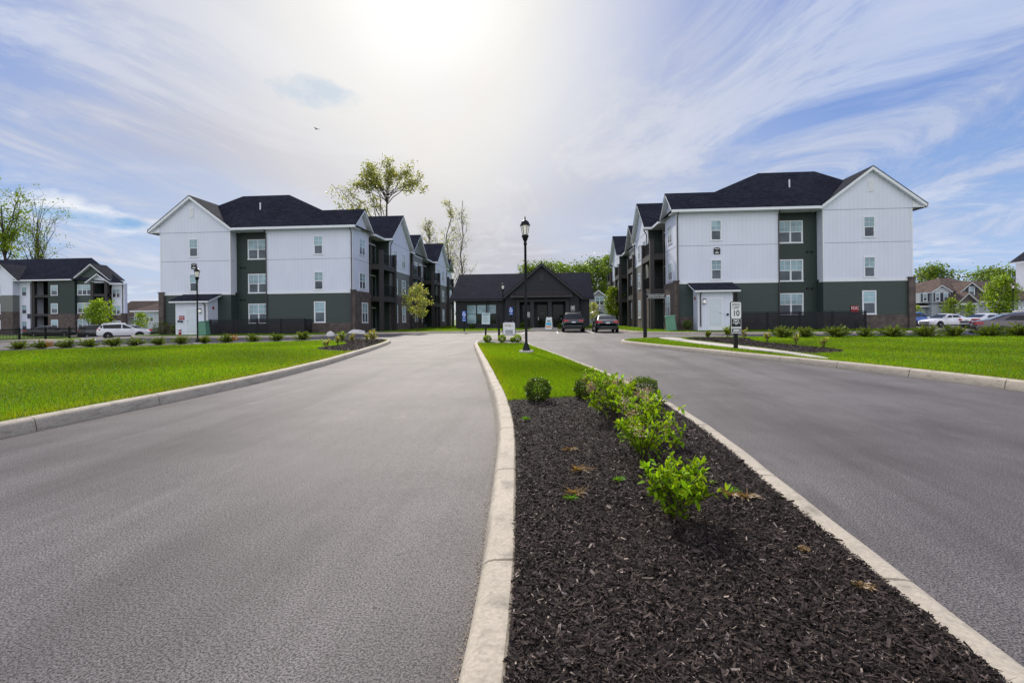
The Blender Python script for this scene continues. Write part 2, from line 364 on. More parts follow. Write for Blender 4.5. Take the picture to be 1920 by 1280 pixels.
# ------------------------------------------------------------------ world, sun, camera
SUN_AZ, SUN_EL = R(-14.1), R(32.9)      # azimuth from +Y towards +X
sdir = Vector((math.sin(SUN_AZ) * math.cos(SUN_EL), math.cos(SUN_AZ) * math.cos(SUN_EL), math.sin(SUN_EL)))
def make_world():
    w = bpy.data.worlds.new('World'); sc.world = w; w.use_nodes = True
    t = w.node_tree; nd = t.nodes; nd.clear()
    h = NT.__new__(NT); h.t = t; h.n = nd
    out = nd.new('ShaderNodeOutputWorld'); bg = nd.new('ShaderNodeBackground'); bg.inputs[1].default_value = 0.1
    t.links.new(bg.outputs[0], out.inputs[0])
    sky = nd.new('ShaderNodeTexSky'); sky.sky_type = 'NISHITA'; sky.sun_disc = False
    sky.sun_elevation = SUN_EL; sky.sun_rotation = SUN_AZ; sky.altitude = 200; sky.air_density = 1.0; sky.dust_density = 0.6; sky.ozone_density = 1.6
    d = nd.new('ShaderNodeTexCoord').outputs['Generated']
    nrm = nd.new('ShaderNodeVectorMath'); nrm.operation = 'NORMALIZE'; t.links.new(d, nrm.inputs[0]); dv = nrm.outputs[0]
    sep = nd.new('ShaderNodeSeparateXYZ'); t.links.new(dv, sep.inputs[0]); x, y, z = sep.outputs
    dot = nd.new('ShaderNodeVectorMath'); dot.operation = 'DOT_PRODUCT'; t.links.new(dv, dot.inputs[0]); dot.inputs[1].default_value = sdir
    ang = h.math('ARCCOSINE', dot.outputs['Value'])                       # angle from the sun
    # project on a cloud layer so that streaks fan out from the horizon
    zz = h.math('MAXIMUM', h.math('ADD', z, 0.10), 0.05)
    cb = nd.new('ShaderNodeCombineXYZ'); t.links.new(h.math('DIVIDE', x, zz), cb.inputs[0]); t.links.new(h.math('DIVIDE', y, zz), cb.inputs[1])
    lay = cb.outputs[0]
    n1 = h.noise(h.mapping(lay, (0.55, 0.40, 1), (0, 0, R(8)), (3.1, 1.7, 0)), 1.0, 5, 0.5, 0.4)       # broad veils
    n2 = h.noise(h.mapping(lay, (0.95, 0.60, 1), (0, 0, R(-25)), (15.5, 6.1, 0)), 1.15, 12, 0.68, 0.9)   # cirrus streaks
    n3 = h.noise(h.mapping(lay, (1.0, 1.3, 1), (0, 0, R(10)), (7.7, 2.9, 0)), 1.5, 8, 0.6, 0.3)         # small tufts
    blue = h.mix(h.math('POWER', h.math('MAXIMUM', z, 0.0), 0.6), (4.6, 6.9, 9.6), (-0.9, 0.3, 5.0))
    blue = h.mix(0.15, blue, sky.outputs[0])
    hl = h.math('SQRT', h.math('ADD', h.math('MULTIPLY', x, x), h.math('MULTIPLY', y, y)))
    hd = h.math('DIVIDE', h.math('MULTIPLY_ADD', x, math.sin(SUN_AZ), h.math('MULTIPLY', y, math.cos(SUN_AZ))), h.math('MAXIMUM', hl, 0.01))
    azd = h.math('ARCCOSINE', h.math('MINIMUM', hd, 1.0))
    span = h.math('MULTIPLY_ADD', azd, 0.48, h.math('MULTIPLY', ang, 0.58))
    far = h.ramp(h.math('DIVIDE', h.math('MULTIPLY_ADD', n1, 0.55, span), 1.6), [(0.34, 0.0), (0.66, 1.0)])
    deep = h.ramp(n2, [(0.43, 1.0), (0.57, 0.0)])
    back = h.ramp(h.math('MULTIPLY_ADD', y, -0.5, 0.5), [(0.42, 0.0), (0.75, 1.0)])                      # sky brightened out of view, behind the camera, to light the facades
    amt = h.math('MULTIPLY', far, h.math('MULTIPLY_ADD', deep, 0.76, 0.24))
    low = h.ramp(z, [(0.02, 1.0), (0.30, 0.0)])
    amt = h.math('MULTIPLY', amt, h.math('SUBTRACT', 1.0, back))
    haze = h.mix(h.ramp(h.math('DIVIDE', span, 1.6), [(0.10, 0.0), (0.55, 1.0)]), (8.1, 7.85, 7.5), (4.9, 6.0, 8.5))
    grey = h.math('MULTIPLY', h.ramp(n1, [(0.36, 1.0), (0.62, 0.0)]), h.ramp(h.math('DIVIDE', ang, 1.6), [(0.12, 0.0), (0.25, 1.0), (0.6, 0.6)]))
    haze = h.mix(h.math('MULTIPLY', grey, 0.6), haze, (4.9, 4.8, 5.5))
    haze = h.mix(h.math('MULTIPLY', h.ramp(n2, [(0.52, 0.0), (0.74, 1.0)]), 0.6), haze, (8.6, 8.6, 9.1))
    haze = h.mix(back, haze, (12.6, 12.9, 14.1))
    c = h.mix(amt, haze, blue)
    tuft = h.math('MULTIPLY', h.ramp(n3, [(0.56, 0.0), (0.66, 1.0)]), h.math('MULTIPLY', 0.5, low))
    c = h.mix(tuft, c, (8.9, 9.0, 9.3))
    wob = h.math('MULTIPLY_ADD', n2, 0.16, h.math('MULTIPLY_ADD', n1, 0.16, ang))
    az = h.math('ARCTAN2', x, y); el = h.math('ARCSINE', z)
    def patch(c, a0, e0, wa, we, slope, colour, k):        # one named cloud: an ellipse in azimuth/elevation torn by noise
        da = h.math('SUBTRACT', az, a0); de = h.math('SUBTRACT', h.math('SUBTRACT', el, e0), h.math('MULTIPLY', da, slope))
        r2 = h.math('ADD', h.math('POWER', h.math('ABSOLUTE', h.math('DIVIDE', da, wa)), 2.0), h.math('POWER', h.math('ABSOLUTE', h.math('DIVIDE', de, we)), 2.0))
        r2 = h.math('MULTIPLY_ADD', h.math('SUBTRACT', n4, 0.5), 3.4, r2)
        return h.mix(h.math('MULTIPLY', h.ramp(r2, [(0.0, 1.0), (0.9, 0.0)]), k), c, colour)
    n4 = h.noise(h.mapping(dv, (1, 1, 2.2)), 13.0, 6, 0.6)
    c = patch(c, -0.442000, 0.396000, 0.085, 0.030, -0.05, (4.6, 5.7, 7.0), 0.85)
    c = patch(c, -0.784000, 0.166000, 0.10, 0.026, -0.10, (9.0, 9.2, 9.6), 0.9)
    c = patch(c, -0.772000, 0.157000, 0.080, 0.013, -0.06, (2.3, 4.5, 7.6), 0.9)
    c = patch(c, -0.717000, 0.158000, 0.025, 0.008, -0.06, (2.6, 4.7, 7.6), 0.8)
    glow = h.ramp(wob, [(0.12, 1.0), (0.23, 0.66), (0.36, 0.24), (0.60, 0.0)])
    c = h.mix(glow, c, (12.5, 12.4, 12.1))
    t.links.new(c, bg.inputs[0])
make_world()
sun = bpy.data.lights.new('sun', 'SUN'); sun.energy = 4.9; sun.angle = R(3.0); sun.color = (1.0, 0.93, 0.82)
so = bpy.data.objects.new('sun', sun); COL.objects.link(so); so.rotation_euler = sdir.to_track_quat('Z', 'Y').to_euler(); so.location = (0, 0, 50)
cam = bpy.data.cameras.new('camera'); co = bpy.data.objects.new('camera', cam); COL.objects.link(co); sc.camera = co
cam.sensor_width = 36; cam.sensor_fit = 'HORIZONTAL'; cam.lens = 18.0; cam.clip_end = 6000; cam.clip_start = 0.05
cam.shift_y = -42.5 / 1920
co.location = (0, 0, 1.2)
co.rotation_euler = (Matrix.Rotation(R(4.47), 4, 'Z') @ Matrix.Rotation(R(90), 4, 'X') @ Matrix.Rotation(-0.0105, 4, 'Z')).to_euler()
sc.view_settings.view_transform = 'Standard'; sc.view_settings.look = 'None'; sc.view_settings.exposure = 0; sc.view_settings.gamma = 1
sc.cycles.max_bounces = 8; sc.cycles.transparent_max_bounces = 8; sc.cycles.sample_clamp_indirect = 8

# ------------------------------------------------------------------ terrain
def sm(a, b, x):
    t = min(1, max(0, (x - a) / (b - a))); return t * t * (3 - 2 * t)
def H(x, y):
    l = sm(35, 41, -x) * sm(24, 44, y) * -0.5
    r = min(1, sm(17, 22, x) * sm(27.5, 30, y) * (1 - sm(32, 34, y)) + sm(29.5, 34, x) * sm(27.5, 30, y)) * -0.2
    return l + r
def grid_sheet(name, x0, x1, y0, y1, nx, ny, mat, zf):
    xs = np.linspace(x0, x1, nx + 1); ys = np.linspace(y0, y1, ny + 1)
    V = np.array([(x, y, zf(x, y)) for y in ys for x in xs]); w = nx + 1
    F = np.array([(j * w + i, j * w + i + 1, (j + 1) * w + i + 1, (j + 1) * w + i) for j in range(ny) for i in range(nx)])
    return link(name, raw_mesh(name, V, F, [mat], smooth=True))
tag(grid_sheet('ground', -2500, 2500, -1200, 3500, 8, 8, 'turf', lambda x, y: -0.9), kind='structure')
tag(grid_sheet('road', -120, 110, -14, 130, 230, 144, 'asphalt', H), kind='structure')

def resample(pts, step):
    out = [Vector(pts[0])]
    for a, b in zip(pts[:-1], pts[1:]):
        a = Vector(a); b = Vector(b); n = max(1, int((b - a).length / step))
        for i in range(1, n + 1): out.append(a.lerp(b, i / n))
    return out
def smooth_line(pts, it=2, closed=False):
    p = [Vector(q) for q in pts]
    for _ in range(it):
        q = []; n = len(p)
        rng = range(n) if closed else range(n - 1)
        if not closed: q.append(p[0])
        for i in rng:
            a, b = p[i], p[(i + 1) % n]; q += [a.lerp(b, .25), a.lerp(b, .75)]
        if not closed: q.append(p[-1])
        p = q
    return [(v.x, v.y) for v in p]
def kerb(pts, inward, name='kerb', h=0.15, joints=1.75):
    """pts: road-side foot of the kerb; inward +1 = raised land lies to the left of the walking direction"""
    P = resample([Vector((x, y, 0)) for x, y in pts], 0.3)
    # insert joint rings
    S = [0.0]
    for a, b in zip(P[:-1], P[1:]): S.append(S[-1] + (b - a).length)
    def at(s):
        i = min(len(P) - 2, max(0, int(np.searchsorted(S, s) - 1))); t = (s - S[i]) / max(1e-6, S[i + 1] - S[i]); return P[i].lerp(P[i + 1], t), (P[i + 1] - P[i]).normalized()
    st = [(s, 0) for s in S]; k = joints * .6
    while k < S[-1]:
        st += [(k - .010, 0), (k - .006, 1), (k + .006, 1), (k + .010, 0)]; k += joints
    st.sort()
    prof = [(0, -.02), (0.0, 0.02), (.020, .115), (.030, .136), (.046, h - .002), (.075, h + .004), (.152, h + .005), (.166, h - .006), (.17, h - .06)]
    low = [(.008, -.02), (.008, .018), (.028, .110), (.038, .129), (.054, h - .012), (.08, h - .008), (.147, h - .007), (.160, h - .014), (.164, h - .06)]
    V = []; F = []; M = []
    n = len(prof)
    for j, (s, g) in enumerate(st):
        p, d = at(s)
        # smoothed direction
        d = (at(min(S[-1], s + .25))[0] - at(max(0, s - .25))[0]).normalized()
        nrm = Vector((-d.y, d.x, 0)) * inward
        wob = 0.004 * math.sin(s * 2.3) + 0.003 * math.sin(s * 7.1)
        for o, z in (low if g else prof):
            q = p + nrm * (o + wob); V.append((q.x, q.y, z + H(q.x, q.y)))
        if j:
            for i in range(n - 1):
                a = (j - 1) * n + i; F.append((a, a + 1, a + n + 1, a + n)); M.append(1 if (g and st[j - 1][1]) else 0)
    me = raw_mesh(name, np.array(V), np.array(F), ['kerb', 'joint'], midx=M, smooth=True); me.set_sharp_from_angle(angle=R(32))
    return tag(link(name, me), kind='structure')
def sheet(name, pts, z, mat, kind='structure', big=False):
    tris = tessellate_polygon([[Vector((x, y, 0)) for x, y in pts]])
    bm = bmesh.new(); vs = [bm.verts.new((x, y, 0)) for x, y in pts]
    for t in tris:
        try: bm.faces.new([vs[i] for i in t])
        except ValueError: pass
    for _ in range(6 if big else 0):
        ed = [e for e in bm.edges if e.calc_length() > 3.0]
        if not ed: break
        bmesh.ops.subdivide_edges(bm, edges=ed, cuts=1); bmesh.ops.triangulate(bm, faces=bm.faces[:])
    for v in bm.verts: v.co.z = z + H(v.co.x, v.co.y)
    bmesh.ops.recalc_face_normals(bm, faces=bm.faces[:])
    me = bpy.data.meshes.new(name); bm.to_mesh(me); bm.free(); me.materials.append(MT[mat])
    return tag(link(name, me), kind=kind)
def offset(pts, d):
    out = []
    for i, p in enumerate(pts):
        a = Vector(pts[max(0, i - 1)]); b = Vector(pts[min(len(pts) - 1, i + 1)]); t = (b - a).normalized()
        out.append((p[0] - t.y * d, p[1] + t.x * d))
    return out
def inside(poly, X, Y):
    r = np.zeros(len(X), bool); n = len(poly); j = n - 1
    for i in range(n):
        xi, yi = poly[i]; xj, yj = poly[j]
        c = ((yi > Y) != (yj > Y)) & (X < (xj - xi) * (Y - yi) / (yj - yi + 1e-12) + xi); r ^= c; j = i
    return r

# entrance lawn beside the left lane
lk = smooth_line([(-5.85, -8), (-5.80, 0), (-5.78, 4.95), (-5.70, 7.3), (-5.66, 9.0), (-5.74, 10.6), (-6.02, 13.3), (-6.4, 15.6), (-7.05, 19.6), (-7.75, 23.3), (-8.2, 25.4), (-8.6, 26.9), (-9.7, 27.9), (-11.5, 28.2), (-13.6, 27.6), (-15.3, 26.0), (-22.6, 19.3), (-30, 12.5), (-40, 3)])
kerb([q for q in lk if not (q[1] < 28.0 and q[0] < -11.6)], +1)
laL = offset(lk, .17) + [(-40, -8)]
beds = {}
bedL = smooth_line([(-6.75, 16.9), (-7.6, 17.2), (-8.6, 18.1), (-9.1, 19.4), (-8.9, 21.2), (-9.6, 23.5), (-10.8, 25.2), (-12.2, 26.6), (-11.2, 27.95), (-9.8, 27.6), (-8.85, 26.7), (-8.45, 25.4), (-7.95, 23.3), (-7.25, 19.7)], 1, True)
strip = [(-11.6, 27.95), (-13.4, 27.3), (-15.1, 25.75), (-22.35, 19.15), (-30, 12.2), (-30, 10.4), (-21.4, 18.15), (-14.6, 24.5), (-12.4, 26.3)]
sheet('lawn', laL, 0.145, 'turf', big=True)
sheet('mulch_bed', bedL, 0.160, 'mulch'); sheet('mulch_bed', strip, 0.164, 'mulch')
# lawn beside the other lane
rk = smooth_line([(8.4, -8), (7.9, 0), (7.5, 5.0), (7.26, 8.3), (7.0, 9.9), (6.68, 11.3), (6.24, 12.8), (5.68, 14.4), (5.2, 16.1), (4.62, 18.2), (3.85, 20.6), (3.35, 22.6), (3.15, 23.9), (3.3, 25.1), (4.2, 26.4), (5.8, 27.2), (9, 27.4), (20, 27.2), (40, 27.0)])
kerb([q for q in rk if not (q[0] > 6.5 and q[1] > 26)], -1)
laR = offset(rk, -.17) + [(40, -8)]
sheet('lawn', laR, 0.145, 'turf', big=True)
walk = smooth_line([(6.50, 12.9), (6.75, 13.0), (6.90, 14.0), (6.93, 15.5), (6.88, 17.2), (6.62, 20.2), (6.18, 23.8), (6.4, 26.9), (5.3, 26.9), (5.3, 24.0), (5.48, 22.3), (5.62, 20.2), (6.02, 17.4), (6.33, 15.2)], 1, True)
sheet('footpath', walk, 0.158, 'walk')
bedR = smooth_line([(6.95, 14.6), (7.5, 14.9), (8.35, 15.3), (8.72, 16.2), (8.75, 17.6), (8.6, 19.5), (8.35, 21.6), (8.8, 23.6), (9.4, 25.2), (8.6, 26.6), (6.7, 26.6), (6.30, 24.0), (6.72, 20.2), (6.96, 17.2)], 1, True)
sheet('mulch_bed', bedR, 0.153, 'mulch')
# island between the lanes
ml = [(-.30, -4), (-.30, 0), (-.31, 1.7), (-.36, 2.6), (-.47, 4.2), (-.61, 5.6), (-.79, 6.9), (-1.12, 8.9), (-1.95, 13.7), (-2.78, 18.4), (-3.4, 22.0), (-3.72, 24.4), (-3.72, 25.8), (-3.3, 26.8), (-2.5, 27.1), (-1.75, 26.6), (-1.3, 25.4), (-1.12, 24.0), (-.76, 20.3), (.05, 16.2), (.69, 12.4), (1.16, 9.6), (1.42, 7.4), (1.545, 5.6), (1.55, 4.25), (1.49, 3.4), (1.44, 1.8), (1.40, 0), (1.40, -4)]
ml = smooth_line(ml, 2); kerb(ml, -1, joints=1.35)
mi = offset(ml, -.165)
def med_x(y, side):
    c = sorted([(abs(p[1] - y), p[0]) for p in mi if (p[0] > med_mid(p[1])) == (side > 0)])[:2]
    return c[0][1]
def med_mid(y): return 0.5 if y < 8 else 0.5 - (y - 8) * 0.17
sheet('median_lawn', mi, 0.140, 'turf')
lowp = [p for p in mi if p[1] < 6.45]
bedM = [p for p in mi if p[1] < 6.45 and p[0] < .5][::1]
bedM = bedM + [(-.56, 6.5), (-.2, 6.66), (.3, 6.85), (.8, 6.90), (1.2, 6.72), (1.345, 6.5)] + [p for p in mi if p[1] < 6.45 and p[0] > .5]
sheet('mulch_bed', bedM, 0.156, 'mulch')
bedE = [p for p in mi if p[1] > 21.6]
sheet('mulch_bed', bedE, 0.152, 'mulch')
# lawn round the buildings, with the parking bay in front of the leasing office
bk = smooth_line([(-36.5, 110), (-36.2, 66), (-36.0, 52), (-35.6, 45), (-35.2, 40.2), (-33.0, 37.8), (-29, 36.9), (-25.6, 36.6), (-19.5, 36.3), (-17.6, 37.0), (-16.9, 39.0), (-16.3, 42.6), (-14.5, 43.6), (-9.4, 43.7), (-4.4, 43.9), (-2.6, 44.6), (-2.4, 47.5), (-1.8, 48.9), (5.0, 48.9), (5.8, 47.6), (5.9, 45.2), (6.1, 40.5), (6.8, 37.9), (8.8, 36.3), (12.8, 35.4), (17, 34.4), (23, 35.0), (26.8, 37.2), (28.6, 42), (29, 60), (29, 110)])
kerb(bk, +1)
sheet('lawn', offset(bk, .17), 0.16, 'turf', big=True)
sheet('footpath', [(-2.15, 48.95), (.55, 48.95), (.55, 57.4), (-2.15, 57.4)], 0.172, 'walk')
fl = smooth_line([(-110, 20), (-60, 25.5), (-40, 29.2), (-36.9, 31.2), (-36.6, 34.0), (-40.5, 41.0), (-49, 50.5), (-70, 66)])
kerb(fl, +1); sheet('lawn', offset(fl, .17) + [(-112, 66)], 0.15, 'turf', big=True)
# bay lines
for x in (-2.42, .44, 3.22):
    mb = MB(); mb.poly([(x - .05, 40.3, .004), (x + .05, 40.3, .004), (x + .05, 48.5, .004), (x - .05, 48.5, .004)], 'line')
    tag(mb.build('parking_line'), kind='structure')
mb = MB()
for i in range(6): mb.poly([(-6.4 + i * .7, 40.6, .004), (-6.26 + i * .7, 40.6, .004), (-5.26 + i * .7, 43.4, .004), (-5.4 + i * .7, 43.4, .004)], 'line')
tag(mb.build('parking_line'), kind='structure')

# ---- grass blades
def grass(name, poly, n, z, label, exclude=(), hgt=0.048, seed=1, dref=7.0, ymin=1.0, yellow=None):
    rng = np.random.default_rng(seed)
    P = np.array(poly); x0, y0 = P.min(0); x1, y1 = P.max(0); y0 = max(y0, ymin); x0 = max(x0, -26); x1 = min(x1, 27)
    X = rng.uniform(x0, x1, n * 6); Y = rng.uniform(y0, y1, n * 6)
    k = inside(poly, X, Y)
    for e in exclude: k &= ~inside(e, X, Y)
    d = np.hypot(X, Y); k &= rng.uniform(size=len(X)) < np.minimum(1, (dref / d) ** 1.5)
    k &= np.abs((X - 0) / np.maximum(Y, .1)) < 1.25
    X = X[k][:n]; Y = Y[k][:n]; d = d[k][:n]; m = len(X)
    w = np.maximum(0.004, d * 0.00085) * rng.uniform(.7, 1.3, m); hh = hgt * rng.uniform(.55, 1.3, m)
    patch = np.sin(X * .9 + 1.3 * np.sin(Y * .45)) * np.sin(Y * .7 + X * .35) ; hh *= 1 + .18 * patch
    th = rng.uniform(0, 2 * np.pi, m); ln = rng.uniform(0, .8, m); ph = rng.uniform(0, 2 * np.pi, m)
    V = np.empty((m, 3, 3)); zz = z + np.array([H(a, b) for a, b in zip(X, Y)])
    V[:, 0] = np.stack([X - w * np.cos(th) * .5, Y - w * np.sin(th) * .5, zz], 1)
    V[:, 1] = np.stack([X + w * np.cos(th) * .5, Y + w * np.sin(th) * .5, zz], 1)
    V[:, 2] = np.stack([X + np.cos(ph) * ln * hh, Y + np.sin(ph) * ln * hh, zz + hh * np.sqrt(1 - .5 * ln ** 2)], 1)
    patch2 = np.sin(X * .35 + 2 * np.sin(Y * .21 + 1)) * np.sin(Y * .3 - X * .15); g = rng.uniform(.55, 1.3, m) * (1 + .24 * patch + .18 * patch2); yl = np.clip(rng.normal(.12, .25, m) + .18 * np.clip(np.sin(X * 1.7 + 2.3 * np.sin(Y * .8)) * np.sin(Y * 1.1 + X * .6) - .25, 0, 1), 0, 1)
    if yellow is not None:
        yl = np.maximum(yl, yellow(X, Y) * rng.uniform(.3, 1.0, m))
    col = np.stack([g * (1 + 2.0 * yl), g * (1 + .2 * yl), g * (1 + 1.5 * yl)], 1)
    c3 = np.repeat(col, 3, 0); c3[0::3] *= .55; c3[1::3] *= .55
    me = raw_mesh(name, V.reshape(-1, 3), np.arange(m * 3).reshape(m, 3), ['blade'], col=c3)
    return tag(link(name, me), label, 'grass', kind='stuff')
def near_line(line, width):
    L = np.array(line)
    def f(X, Y):
        r = np.zeros(len(X))
        for a in range(0, len(X), 20000):
            dx = X[a:a + 20000, None] - L[None, :, 0]; dy = Y[a:a + 20000, None] - L[None, :, 1]
            r[a:a + 20000] = np.clip(1 - np.sqrt((dx ** 2 + dy ** 2).min(1)) / width, 0, 1)
        return r
    return f
dense = lambda l: [(v.x, v.y) for v in resample([Vector((x, y, 0)) for x, y in l if y > 1 and abs(x) < 30], .2)]
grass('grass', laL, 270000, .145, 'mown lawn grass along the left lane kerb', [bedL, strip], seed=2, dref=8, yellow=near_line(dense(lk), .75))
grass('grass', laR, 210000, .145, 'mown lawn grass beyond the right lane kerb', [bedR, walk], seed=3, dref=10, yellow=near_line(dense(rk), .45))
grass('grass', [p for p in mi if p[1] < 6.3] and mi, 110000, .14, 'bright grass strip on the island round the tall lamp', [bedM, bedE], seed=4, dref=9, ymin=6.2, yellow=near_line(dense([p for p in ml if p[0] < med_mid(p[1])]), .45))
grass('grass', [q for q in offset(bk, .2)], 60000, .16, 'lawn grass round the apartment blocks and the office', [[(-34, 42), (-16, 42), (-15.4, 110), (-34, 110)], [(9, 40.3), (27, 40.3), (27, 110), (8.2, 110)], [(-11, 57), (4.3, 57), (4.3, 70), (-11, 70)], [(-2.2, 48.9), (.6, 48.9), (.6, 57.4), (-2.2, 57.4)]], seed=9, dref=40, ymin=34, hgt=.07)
# ---- mulch chips
def chips(name, poly, n, z, label, seed, dref=2.5, ymin=.6, size=1.0):
    rng = np.random.default_rng(seed); P = np.array(poly); x0, y0 = P.min(0); x1, y1 = P.max(0); y0 = max(y0, ymin)
    X = rng.uniform(x0, x1, n * 8); Y = rng.uniform(y0, y1, n * 8); k = inside(poly, X, Y); d = np.hypot(X, Y)
    k &= rng.uniform(size=len(X)) < np.minimum(1, (dref / d) ** 1.3); X = X[k][:n]; Y = Y[k][:n]; d = d[k][:n]; m = len(X)
    L = rng.gamma(3, .0054, m).clip(.005, .045) * size * np.maximum(1, d / 9); W = L * rng.uniform(.14, .36, m)
    th = rng.uniform(0, np.pi, m); tilt = rng.normal(0, .32, m); roll = rng.normal(0, .5, m)
    a = np.stack([np.cos(th) * np.cos(tilt), np.sin(th) * np.cos(tilt), np.sin(tilt)], 1)
    b = np.stack([-np.sin(th) * np.cos(roll), np.cos(th) * np.cos(roll), np.sin(roll)], 1)
    C = np.stack([X, Y, z + rng.uniform(.002, .022, m)], 1)
    j = rng.uniform(.6, 1.1, (m, 4, 1))
    V = np.stack([C - a * L[:, None] * .5 * j[:, 0] - b * W[:, None] * .5, C + a * L[:, None] * .5 * j[:, 1] - b * W[:, None] * .4, C + a * L[:, None] * .5 * j[:, 2] + b * W[:, None] * .5, C - a * L[:, None] * .5 * j[:, 3] + b * W[:, None] * .4], 1)
    t = rng.beta(1.3, 4.5, m)[:, None]; col = np.array([.010, .0078, .0072]) * (1 - t) + np.array([.17, .128, .11]) * t
    lt = rng.uniform(size=m) < .028; col[lt] = np.array([.36, .29, .24]) * rng.uniform(.6, 1.1, (lt.sum(), 1))  # a few light tan chips, made more and brighter to paint specular specks
    me = raw_mesh(name, V.reshape(-1, 3), np.arange(m * 4).reshape(m, 4), ['chip'], col=np.repeat(col, 4, 0))
    return tag(link(name, me), label, 'mulch', kind='stuff')
chips('mulch_chips', bedM, 210000, .156, 'dark wood chips covering the island bed in the foreground', 5)
chips('mulch_chips', bedR, 24000, .155, 'dark wood chips round the bed beside the footpath', 6, dref=18, size=1.0)
chips('mulch_chips', bedL, 24000, .162, 'dark wood chips at the rounded end of the left lawn', 7, dref=18)
# loose grit along the kerb foot
rng = np.random.default_rng(11); pts = [p for p in resample([Vector((x, y, 0)) for x, y in ml if y > .8 and y < 9 and x < med_mid(y)], .01)]
C = np.array([(p.x - abs(rng.normal(0, .018)), p.y, .004) for p in pts for _ in range(3)])
V, F, col = leaf_quads(C, .009, rng, .8, var=(.25, 1.0), hue=.05)
V[:, 2] = .003 + np.repeat(rng.uniform(0, .003, len(V) // 4), 4)
tag(link('grit', raw_mesh('grit', V, F, ['chip'], col=col * np.array([.42, .34, .25]))), 'pale grit gathered at the foot of the island kerb', 'grit', kind='stuff')
# ------------------------------------------------------------------ building kit
_WIN = {}
def win_meshes(w, h, style, trim='trim', muntins=True):
    k = (w, h, style, trim, muntins)
    if k in _WIN: return _WIN[k]
    f = MB(); t = .085; n = {'single': 1, 'pair': 2, 'triple': 3}[style]
    f.box(-w / 2, w / 2, -.035, .03, h - t, h, trim); f.box(-w / 2 - .02, w / 2 + .02, -.055, .03, 0, t, trim)
    f.box(-w / 2, -w / 2 + t, -.035, .03, t, h - t, trim); f.box(w / 2 - t, w / 2, -.035, .03, t, h - t, trim)
    iw = (w - 2 * t) / n; mid = h * .5
    p = MB()
    for i in range(n):
        a = -w / 2 + t + i * iw; b = a + iw
        if i: f.box(a - .035, a + .035, -.03, .03, t, h - t, trim)
        x0 = a + (.035 if i else 0); x1 = b - (.035 if i < n - 1 else 0)
        f.box(x0, x1, -.022, .02, mid - .025, mid + .025, trim)
        f.box(x0, x0 + .03, -.018, .02, t, mid - .025, trim); f.box(x1 - .03, x1, -.018, .02, t, mid - .025, trim)
        f.box(x0 + .03, x1 - .03, -.018, .02, t, t + .03, trim)
        if muntins:
            c = (x0 + x1) / 2; q = (mid + h - t) / 2
            f.box(c - .008, c + .008, -.012, .01, mid + .025, h - t, trim); f.box(x0, x1, -.0135, .01, q - .008, q + .008, trim)
        p.poly([(x0, -.006, mid), (x1, -.006, mid), (x1, -.006, h - t), (x0, -.006, h - t)], 'gup')
        p.poly([(x0, -.004, t), (x1, -.004, t), (x1, -.004, mid), (x0, -.004, mid)], 'glo')
    _WIN[k] = (f.mesh('window'), p.mesh('pane')); return _WIN[k]
def window(root, x, y, z, w, h, rz=0.0, style='single', trim='trim', muntins=True):
    fm, pm = win_meshes(round(w, 2), round(h, 2), style, trim, muntins)
    o = link('window', fm, root, (x, y, z), rz); link('pane', pm, o); return o
def text(body, parent, loc, size, mat, rx=90, rz=0, align='CENTER', ext=.002, name='lettering', sx=1.0, shear=0.0, bold=0.0):
    cu = bpy.data.curves.new(name, 'FONT'); cu.body = body; cu.size = size; cu.align_x = align; cu.align_y = 'CENTER'; cu.extrude = ext; cu.shear = shear; cu.offset = bold
    cu.materials.append(MT[mat]); t = bpy.data.objects.new('tmp', cu); COL.objects.link(t)
    me = bpy.data.meshes.new_from_object(t.evaluated_get(bpy.context.evaluated_depsgraph_get())); me.name = name
    bpy.data.objects.remove(t); bpy.data.curves.remove(cu)
    o = link(name, me, parent, loc); o.rotation_euler = (R(rx), 0, R(rz)); o.scale = (sx, 1, 1); return o

def gable(roofm, trimm, soff, p_e0, p_r, p_e1, along, L, t=.05, ft=.20, mat='shingle', tmat='trim'):
    """gable roof: cross-section eave0-ridge-eave1 (3-D points) swept by `along`*L; shingle slab over a white slab whose rim is the rake board and eave fascia"""
    a = Vector(along) * L
    for e in (p_e0, p_e1):
        e = Vector(e); r = Vector(p_r); out = (e - r).normalized() * .03; aa = Vector(along) * .025
        q = [e + out - aa, r - aa, r + a + aa, e + out + a + aa]
        roofm.slab([tuple(v) for v in q], t, mat)
        trimm.slab([tuple(v - Vector((0, 0, t + .002))) for v in (e, r, r + a, e + a)], ft, tmat)

